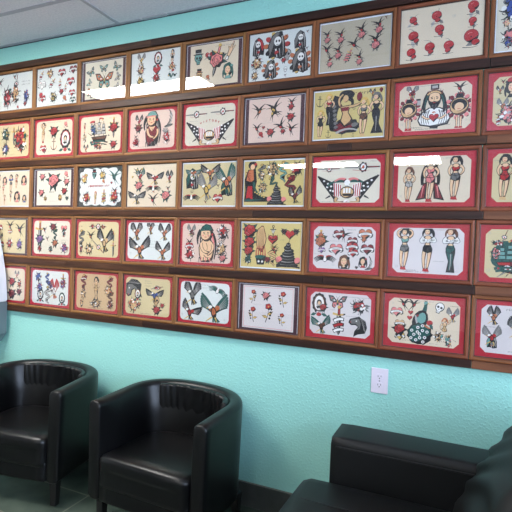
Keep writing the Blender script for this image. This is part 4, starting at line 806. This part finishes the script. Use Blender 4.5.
S_[5, 5] = ('red', 'white', [g('eagle', .25, .3, .58, c='K', c2='N', a1=108, a2=74), g('eaglewide', .76, .2, .34, c='T', c2='N', rot=-20), g('eagle', .2, .76, .5, c='K', c2='R', a1=110, a2=22), g('eagle', .7, .66, .72, c='T', c2='O', a1=128, a2=54), g('text', .5, .07, .04, n=7), g('text', .5, .14, .035, n=4), g('text', .6, .2, .035, n=4), g('text', .5, .34, .035, n=3), g('stamp', .05, .86, .07), g('stamp', .92, .9, .06)],
    'white sheet of four large dark-winged eagles, red mat, bottom row')
S_[5, 6] = ('mauve', 'frost', [g('sprig', .2, .26, .3, v=0), g('rose', .46, .22, .2, c='P', lf='K'), g('sprig', .78, .28, .34, v=3), g('ringgirl', .66, .32, .01), g('sprig', .2, .68, .34, v=1), g('sprig', .5, .62, .42, v=2), g('sprig', .77, .74, .28, v=5), g('text', .3, .44, .03, n=6, c='n')]+[('border', .5, .5, 1, {})],
    'white sheet of six small designs in a dark mauve mat, bottom row')
S_[5, 7] = ('red', 'frost', [g('oval', .15, .3, .52, c='K', c2='D'), g('rose', .22, .36, .2, c='R'), g('heart', .16, .5, .16, c='W'), g('butterfly', .46, .2, .36, c='N', c2='P'), g('blob', .82, .28, .42, cs='RKNO', w=.46, h=.36, seed=181), g('oval', .8, .3, .16), g('eagle', .2, .78, .42, c='T', c2='D', a1=140, a2=60), g('dagger', .49, .66, .66, c='R'), g('horse', .8, .75, .46, c='N'), g('text', .8, .07, .04, n=12, c='N'), g('text', .38, .4, .03, n=4), g('text', .72, .52, .03, n=10), g('stamp', .92, .92, .07)],
    'pale sheet with butterfly, banner-wrapped dagger and horse head, bottom row')
S_[5, 8] = ('red', 'cream', [g('bird', .22, .12, .28, c='R'), g('bird', .36, .12, .28, c='R', flip=-1), g('heart', .32, .3, .11, ban=False), g('heart', .31, .42, .11, ban=False), g('heart', .12, .3, .24, c='P'), g('peacock', .47, .5, .86), g('rose', .42, .36, .07, c='R'), g('skull', .72, .16, .3, c='cream' if 0 else 'W', rot=-20), g('eagle', .9, .3, .28, c='N', c2='R'), g('skull', .9, .3, .14), g('rose', .17, .7, .28, c='R', lf='K'), g('heart', .17, .56, .2, c='s'), g('heart', .18, .84, .2, c='Y'), g('girl', .8, .62, .5, top='s', bot='s', hair='O', legs=0, arms=3), g('blob', .72, .78, .32, cs='nstn', w=.3, h=.3, seed=192), g('blob', .86, .86, .3, cs='tPs', w=.2, seed=193), g('text', .52, .04, .03, n=10), g('text', .93, .1, .03, n=5, c='K'), g('text', .28, .93, .04, n=6, c='N'), g('stamp', .06, .12, .06), g('text', .66, .95, .03, n=5)],
    'cream sheet with a teal peacock, red mat, bottom row')
S_[5, 9] = ('red', 'frost', [g('eagle', .16, .24, .34, c='K', c2='O', a1=100, a2=84), g('eagle', .15, .66, .38, c='N', c2='R', a1=120, a2=70), g('reaper', .15, .76, .26, c='t', acc='O'), g('eagle', .46, .46, .4, c='K', c2='O'), g('eagle', .84, .3, .4, c='K', c2='O'), g('text', .52, .08, .065, n=8, c='N'), g('text', .12, .46, .03, n=6, c='K'), g('text', .5, .94, .03, n=12, c='K'), g('stamp', .44, .78, .08)],
    'pale sheet of rust and black eagles, right end of the bottom row')
def m_capeback(s, **k):
    for f in (1, -1):
        s.S([(f*.08, .3), (f*.2, .1), (f*.16, -.12)], .09, 'K', .06); s.P([(f*.06, -.05), (f*.14, -.08), (f*.3, -.46), (f*.08, -.42)], 'K'); s.P([(f*.09, -.1), (f*.13, -.1), (f*.26, -.42), (f*.12, -.4)], 'M')
        s.S([(f*.14, -.14), (f*.18, -.4)], .03, 'P')
def m_border(s, **k):
    a = .5*s.w/s.h-.03; b = .47
    for p, q in (((-a, b), (a, b)), ((a, b), (a, -b)), ((a, -b), (-a, -b)), ((-a, -b), (-a, b))): s.S([p, q], .008, 'P', .008)
FN['capeback'] = m_capeback; FN['border'] = m_border

# measured positions along the wall (right edge of column c in row r), metres
XB = [[.007, .388, .765, 1.141, 1.524, 1.900, 2.282, 2.664], [-.004, .373, .753, 1.131, 1.508, 1.880, 2.268, 2.649],
      [.002, .383, .761, 1.139, 1.514, 1.891, 2.276, 2.659], [-.003, .376, .760, 1.136, 1.511, 1.888, 2.267, 2.645],
      [-.008, .375, .755, 1.136, 1.511, 1.884, 2.259, 2.642]]
ZBOT = [2.186+.002, 2.186-.322, 2.186-.642, 2.186-.960, 2.186-1.280]
WD = [1, 1, 1, 1, 0, 0, 0, 2, 2]
ordn = ['first', 'second', 'third', 'fourth', 'fifth', 'sixth', 'seventh', 'eighth', 'ninth']
for r in range(5):
    for c in range(9):
        xr = XB[r][c] if c < 8 else XB[r][7]+.381
        xl = XB[r][c-1] if c else XB[r][0]-.378
        st, pp, spec, lab = S_[r+1, c+1]
        if c == 8: xm = xl+FW_/2+.003
        else: xm = (xl+xr)/2
        frame(xm, ZBOT[r]+FH_/2, st, pp, spec, lab, WD[c] if (r*7+c*3) % 4 else (WD[c]+1) % 3 if c > 3 else WD[c], rot=0, FW_=min(.3845, xr-xl-.0012) if c < 8 else .3745, rc=.5 if c > 4 else .3)

# ------------------------------------------------------------------ wooden rails between the rows
def rail(x0, x1, z0, z1, kind, label, d=.024):
    o = obj('wooden_rail', B((x0, -d, z0), (x1, -.0005, z1), .002, 2), RAILM[kind])
    # object origin at the board's own start so grain does not repeat
    tag(o, label, 'wood trim', 'dark wood rails between picture rows')
    return o
zr = [(2.4725, 2.513), (2.186-.0365, 2.186+.0012), (2.186-.3585, 2.186-.3228), (2.186-.6785, 2.186-.6428), (2.186-.9985, 2.186-.9608), (2.186-1.3155, 2.186-1.2808)]
XL, XR = -.42, 3.03
joints = [[(.93, 'brown'), (3.03, 'dark')], [(.42, 'brown'), (1.62, 'brown'), (2.675, 'dark'), (3.03, 'dark')], [(.60, 'brown'), (1.985, 'brown'), (2.10, 'dark'), (2.675, 'brown'), (3.03, 'light')],
          [(.652, 'brown'), (1.6, 'brown'), (2.675, 'dark'), (3.03, 'light')], [(.33, 'brown'), (1.1, 'brown'), (1.985, 'dark'), (2.655, 'dark'), (3.03, 'light')], [(.93, 'brown'), (2.655, 'dark'), (3.03, 'light')]]
rown = ['above the top row of pictures', 'below the top row of pictures', 'below the second row of pictures', 'below the third row of pictures', 'below the fourth row of pictures', 'along the bottom of the picture wall']
for i, js in enumerate(joints):
    x = XL
    for k, (x1, kd) in enumerate(js):
        pos = 'leftmost' if k == 0 else ('rightmost' if k == len(js)-1 else ('middle' if len(js) == 3 else ordn[k]+' from the left'))
        rail(x, x1-.0012, zr[i][0], zr[i][1], kd, {'dark': 'very dark', 'brown': 'dark brown', 'light': 'reddish brown'}[kd]+' wooden board '+rown[i]+', '+pos+' piece'); x = x1

# ------------------------------------------------------------------ wall outlet
t = thing('wall_outlet', 'white double wall outlet on the teal wall below the pictures', 'outlet', (2.271, 0, .756))
obj('cover_plate', B((-.0385, -.0065, -.0585), (.0385, -.0003, .0585), .0025, 3), M['plate'], t, smooth=False)
for s_ in (1, -1):
    bm = bmesh.new(); n = 20; vs = []
    for y in (-.0085, -.006):
        vs.append([bm.verts.new((.0172*math.cos(2*PI*i/n), y, s_*.0195+max(-.0125, min(.0125, .0172*math.sin(2*PI*i/n))))) for i in range(n)])
    bm.faces.new(vs[0]); bm.faces.new(vs[1][::-1])
    for i in range(n): bm.faces.new((vs[0][i], vs[0][(i+1) % n], vs[1][(i+1) % n], vs[1][i]))
    f = obj('socket', bm, M['plate'], t)
    bm = bmesh.new()
    box(bm, (-.0078, -.0088, s_*.0195-.002), (-.0055, -.0084, s_*.0195+.0065)); box(bm, (.0055, -.0088, s_*.0195-.001), (.0078, -.0084, s_*.0195+.0065)); box(bm, (-.0022, -.0088, s_*.0195-.0095), (.0022, -.0084, s_*.0195-.0045))
    obj('slot', bm, M['slot'], f)
bm = bmesh.new(); bmesh.ops.create_uvsphere(bm, u_segments=12, v_segments=8, radius=.0034)
bmesh.ops.scale(bm, vec=(1, .45, 1), verts=bm.verts); bmesh.ops.translate(bm, vec=(0, -.0068, 0), verts=bm.verts)
obj('screw', bm, M['screw'], t, smooth=True)

# ------------------------------------------------------------------ tub armchairs
def sweep_u(path, half, z0, z1, rnd=.022, n_r=5, crown=0.0, wr=None, zf=None):
    """closed rounded section swept along a plan path [(x,y,nx,ny)], section spans +-half along the normal"""
    bm = bmesh.new(); sec = []
    def corner(cx, cz, a0):
        for i in range(n_r+1):
            a = math.radians(a0+90*i/n_r); sec.append((cx+rnd*math.cos(a), cz+rnd*math.sin(a)))
    corner(half-rnd, z1-rnd, 0); corner(-half+rnd, z1-rnd, 90)
    nz = 6
    for i in range(1, nz): sec.append((-half, z1-rnd-(z1-z0-2*rnd)*i/nz))
    corner(-half+rnd, z0+rnd, 180); corner(half-rnd, z0+rnd, 270)
    for i in range(1, nz): sec.append((half, z0+rnd+(z1-z0-2*rnd)*i/nz))
    rows = []
    np_ = len(path)
    for j, (x, y, nx, ny) in enumerate(path):
        row = []
        for (u, z) in sec:
            if crown: u *= 1+crown*math.sin(PI*(z-z0)/(z1-z0))
            zz = z+(zf(j/(np_-1)) if zf and z > (z0+z1)/2 else 0)
            if wr: u, zz = wr(j/(np_-1), u, zz)
            row.append(bm.verts.new((x+nx*u, y+ny*u, zz)))
        rows.append(row)
    k = len(sec)
    for j in range(np_-1):
        for i in range(k): bm.faces.new((rows[j][i], rows[j][(i+1) % k], rows[j+1][(i+1) % k], rows[j+1][i]))
    for row, sgn in ((rows[0], 0), (rows[-1], 1)):
        # softly rounded end caps
        c = sum((v.co for v in row), Vector())/k
        q = path[0] if sgn == 0 else path[-1]; p2 = path[1] if sgn == 0 else path[-2]
        d = Vector((q[0]-p2[0], q[1]-p2[1], 0)).normalized()
        cur = row
        for sc_, off in ((.93, .006), (.80, .0095)):
            new = []
            for v in cur if cur is row else row:
                L_ = (v.co-c); hx = L_.dot(Vector((q[2], q[3], 0)))
                nv = c+Vector((q[2], q[3], 0))*hx*sc_+Vector((0, 0, L_.z*(1-(1-sc_)*.16)))+d*off
                new.append(bm.verts.new(nv))
            for i in range(k): bm.faces.new((cur[i], cur[(i+1) % k], new[(i+1) % k], new[i]))
            cur = new
        bm.faces.new(cur)
    bmesh.ops.recalc_face_normals(bm, faces=bm.faces[:])
    return bm
def u_path(w, d, r, n=28, inset=0.0, y_front=None, ns=8):
    """plan centre line: front-left -> round the back -> front-right; front faces -y, origin at centre of the footprint"""
    a = w/2-inset; yb = d/2-inset; yf = -d/2 if y_front is None else y_front; r = r-inset; P = []
    for i in range(ns): P.append((-a, yf+(yb-r-yf)*i/ns, -1, 0))
    e = 2.35
    for i in range(n+1):
        t = PI-PI*i/n; ct, st = math.cos(t), math.sin(t)
        X = math.copysign(abs(ct)**(2/e), ct)*a; Y = (yb-r)+abs(st)**(2/e)*r
        P.append([X, Y, 0, 0])
    for i in range(1, ns+1): P.append((a, (yb-r)+(yf-(yb-r))*i/ns, 1, 0))
    out = []
    for j, p in enumerate(P):
        q0 = P[max(0, j-1)]; q1 = P[min(len(P)-1, j+1)]; dx, dy = q1[0]-q0[0], q1[1]-q0[1]; l = math.hypot(dx, dy)
        out.append((p[0], p[1], -dy/l, dx/l))
    return out
CW, CD, CH, AT = .65, .485, .600, .070
def soft_box(a, b, r, sub=10, puff=0.0, wr=None):
    bm = bmesh.new(); x0, y0, z0 = a; x1, y1, z1 = b
    box(bm, a, b); bmesh.ops.subdivide_edges(bm, edges=bm.edges[:], cuts=sub, use_grid_fill=True)
    c = Vector(((x0+x1)/2, (y0+y1)/2, (z0+z1)/2)); h = Vector(((x1-x0)/2, (y1-y0)/2, (z1-z0)/2))
    for v in bm.verts:
        p = v.co-c
        q = Vector((max(-h.x+r, min(h.x-r, p.x)), max(-h.y+r, min(h.y-r, p.y)), max(-h.z+r, min(h.z-r, p.z))))
        d = p-q
        if d.length > 1e-9:
            m_ = max(abs(d.x), abs(d.y), abs(d.z)); d = d.normalized()*r if m_ > r*.999 or True else d
            # map the cube corner zone onto a rounded corner
            d2 = (p-q); k = max(abs(d2.x), abs(d2.y), abs(d2.z))/r
            d = d2.normalized()*r*k
        p = q+d
        u, w_, z_ = p.x/h.x, p.y/h.y, p.z/h.z
        if puff:
            p.x += math.copysign(puff, u)*(abs(u) > .9)*(1-w_*w_)*(1-z_*z_)
            p.y += math.copysign(puff, w_)*(abs(w_) > .9)*(1-u*u)*(1-z_*z_)
            p.z += math.copysign(puff, z_)*(abs(z_) > .9)*(1-u*u)*(1-w_*w_)
        v.co = c+p
        if wr: v.co = wr(v.co)
    return bm
def make_chair(label, loc, rz):
    t = thing('tub_armchair', label, 'armchair', loc, rz, 'black leather tub armchairs')
    def flare(tt, u, z):
        # slight waist: the shell leans out a touch towards its top
        u2 = u+.006*(z-.3)/.3
        if u < 0:       # padded inside of the arms and back, fuller low down
            q = max(0, min(1, (CH+.01-z)/.15)); u2 -= .034*q*q*(3-2*q)*min(1, min(tt, 1-tt)/.07)
        return u2, z
    obj('shell', sweep_u(u_path(CW, CD, .235, inset=AT/2), AT/2, .130, CH, rnd=.027, wr=flare, zf=lambda q: .022*math.sin(PI*q)**1.5), M['leather'], t, smooth=True)
    # gathered inner back pad
    P = u_path(CW, CD, .235, inset=AT+.006, ns=8)
    n = len(P); i0, i1 = 15, n-10
    dense = []
    sub = P[i0:i1+1]
    for j in range(len(sub)-1):
        for k in range(4):
            f = k/4; p, q = sub[j], sub[j+1]; dense.append(tuple(p[i]*(1-f)+q[i]*f for i in range(4)))
    dense.append(sub[-1])
    def wr(tt, u, z):
        if u < 0:
            e = max(0, min(1, (z-.40)/.14)); u -= .0065*e*math.sin(tt*78+4*math.sin(z*12+tt*7))*(.25+.75*max(0, math.sin(tt*3.6-.2)))+.004*math.sin(z*50+tt*5)*(.5-.5*math.cos(tt*7))
        return u, z
    obj('inner_back', sweep_u([(a, b, c, d) for a, b, c, d in dense], .014, .31, CH+.010, rnd=.012, crown=.25, wr=wr), M['leather'], t, smooth=True)
    # seat cushion
    sw = CW/2-AT-.003
    def seat_shape(v):
        u = v.x/sw
        # rounded back following the shell
        if v.y > 0:
            lim = (.25-.07)*1.0; yb = CD/2-AT-.02
            k = max(0, (v.y-(CD/2-.235))/(yb-(CD/2-.235)))
            v.x *= (1-k**2.4*.42)
        v.z += .010*(1-u*u)*(1 if v.z > .32 else 0)
        if v.y < -CD/2+.02 and v.z > .3: v.y -= .012*(1-u*u)
        return v
    obj('seat_cushion', soft_box((-sw, -CD/2-.026, .200), (sw, CD/2-AT-.02, .358), .030, sub=14, wr=seat_shape), M['leather'], t, smooth=True)
    obj('front_panel', soft_box((-sw-.001, -CD/2-.016, .130), (sw+.001, CD/2-AT-.04, .240), .016, sub=8), M['leather'], t, smooth=True)
    for sx in (-1, 1):
        # welt down the outer edge of each arm front
        bm = B((sx*(CW/2-.008)-.003, -CD/2-.0085, .15), (sx*(CW/2-.008)+.003, -CD/2-.0025, CH-.03), .0015, 2)
        obj('welt', bm, M['thread'], t)
    for sx in (-1, 1):
        for sy in (-1, 1):
            bm = bmesh.new(); a, b = .021, .016; x, y = sx*(CW/2-.05), (-CD/2+.04 if sy < 0 else CD/2-.10)
            v = [bm.verts.new((x+i*b, y+j*b, 0)) for i, j in ((-1, -1), (1, -1), (1, 1), (-1, 1))]+[bm.verts.new((x+i*a, y+j*a, .137)) for i, j in ((-1, -1), (1, -1), (1, 1), (-1, 1))]
            for f in ((0, 3, 2, 1), (4, 5, 6, 7), (0, 1, 5, 4), (1, 2, 6, 5), (2, 3, 7, 6), (3, 0, 4, 7)): bm.faces.new([v[i] for i in f])
            bmesh.ops.bevel(bm, geom=bm.edges[:], offset=.002, segments=1, affect='EDGES')
            obj('leg', bm, M['legw'], t)
    return t
make_chair('black leather tub armchair at left edge, turned slightly right', (.437, -.305, 0), math.radians(10))
make_chair('black leather tub armchair in the middle, right of the other tub chair', (1.340, -.272, 0), math.radians(-2))

# ------------------------------------------------------------------ sofa at the right
SX0, SX1, SY1, SY0 = 2.06, 2.95, -.245, -1.62      # faces -x, arm beside the wall
t = thing('leather_sofa', 'black leather sofa in the lower right corner, its arm beside the wall', 'sofa', (2.5, -.95, 0))
def loc(v): return (v[0]-2.5, v[1]+.95, v[2])
def LB(a, b, r, sub=10, puff=0, wr=None):
    return soft_box(loc(a), loc(b), r, sub, puff, wr)
obj('base', LB((SX0+.03, SY0+.01, .11), (SX1-.04, SY1-.01, .27), .02), M['leather2'], t, smooth=True)
obj('arm', LB((2.158, SY1-.182, .12), (SX1-.06, SY1, .622), .013, 14, .003), M['leather2'], t, smooth=True)
obj('arm', LB((2.158, SY0, .12), (SX1-.06, SY0+.182, .622), .022, 12, .004), M['leather2'], t, smooth=True)
obj('arm_welt', B(loc((2.18, SY1-.1885, .585)), loc((SX1-.08, SY1-.1815, .590)), .001, 1), M['thread'], t)
ymid = (SY0+SY1)/2
for a, b in ((SY0+.186, ymid-.002), (ymid+.002, SY1-.186)):
    c = obj('seat_cushion', LB((SX0-.005, a, .262), (2.70, b, .458), .045, 14, .010), M['leather2'], t, smooth=True)
    obj('piping', B(loc((SX0+.05, b-.215, .4665)), loc((2.58, b-.211, .4695)), .001, 1), M['thread'], c)
    def wr(v, a=a, b=b):
        z = v.z; k = z-.45
        if v.x < .22:
            v.x -= .016*math.sin(PI*max(0, min(1, (z-.42)/.45)))
            v.x -= .009*math.sin(z*60+7*math.sin(v.y*6+z*5)+v.y*18)*math.exp(-((z-.66)/.16)**2)
        v.x += .52*k                        # leans back as it rises
        return v
    obj('back_cushion', LB((2.605, a+.003, .42), (2.79, b, .87), .06, 26, .010, wr), M['leather2'], t, smooth=True)
def lean(v):
    v.x += .52*max(0, v.z-.45); return v
obj('back_frame', LB((2.79, SY0, .12), (2.92, SY1, .80), .03, 10, 0, lean), M['leather2'], t, smooth=True)
for x in (2.14, 2.88):
    for y in (SY0+.07, SY1-.07):
        obj('leg', B(loc((x-.025, y-.025, 0)), loc((x+.025, y+.025, .125)), .003, 1), M['legw'], t)

# ------------------------------------------------------------------ grey box with a white cover at the left edge
t = thing('wall_dispenser', 'grey metal box with a white sloping cover, cut by the left edge', 'dispenser', (-.42, 0, 0))
bm = bmesh.new()
# grey body: profile in x-z with a cut lower right corner, depth in y
def prism(pts, y0, y1, bev=.004):
    bm = bmesh.new(); f = [bm.verts.new((x, y0, z)) for x, z in pts]; b = [bm.verts.new((x, y1, z)) for x, z in pts]; n = len(pts)
    bm.faces.new(f[::-1]); bm.faces.new(b)
    for i in range(n): bm.faces.new((f[i], f[(i+1) % n], b[(i+1) % n], b[i]))
    bmesh.ops.recalc_face_normals(bm, faces=bm.faces[:])
    if bev: bmesh.ops.bevel(bm, geom=bm.edges[:], offset=bev, segments=2, affect='EDGES')
    return bm
DX = 0.248
obj('body', prism([(0, .66), (DX-.05, .66), (DX, .72), (DX, .93), (0, .93)], -.28, -.028), M['steel'], t)
obj('cover', prism([(0, .932), (DX, .932), (DX-.004, 1.0), (DX-.02, 1.12), (DX-.05, 1.25), (DX-.085, 1.36), (DX-.11, 1.44), (0, 1.46)], -.27, -.028, .006), M['cover'], t)
bm = bmesh.new(); bmesh.ops.create_uvsphere(bm, u_segments=10, v_segments=8, radius=.006); bmesh.ops.translate(bm, vec=(DX-.02, -.281, .89), verts=bm.verts)
obj('rivet', bm, M['screw'], t, smooth=True)
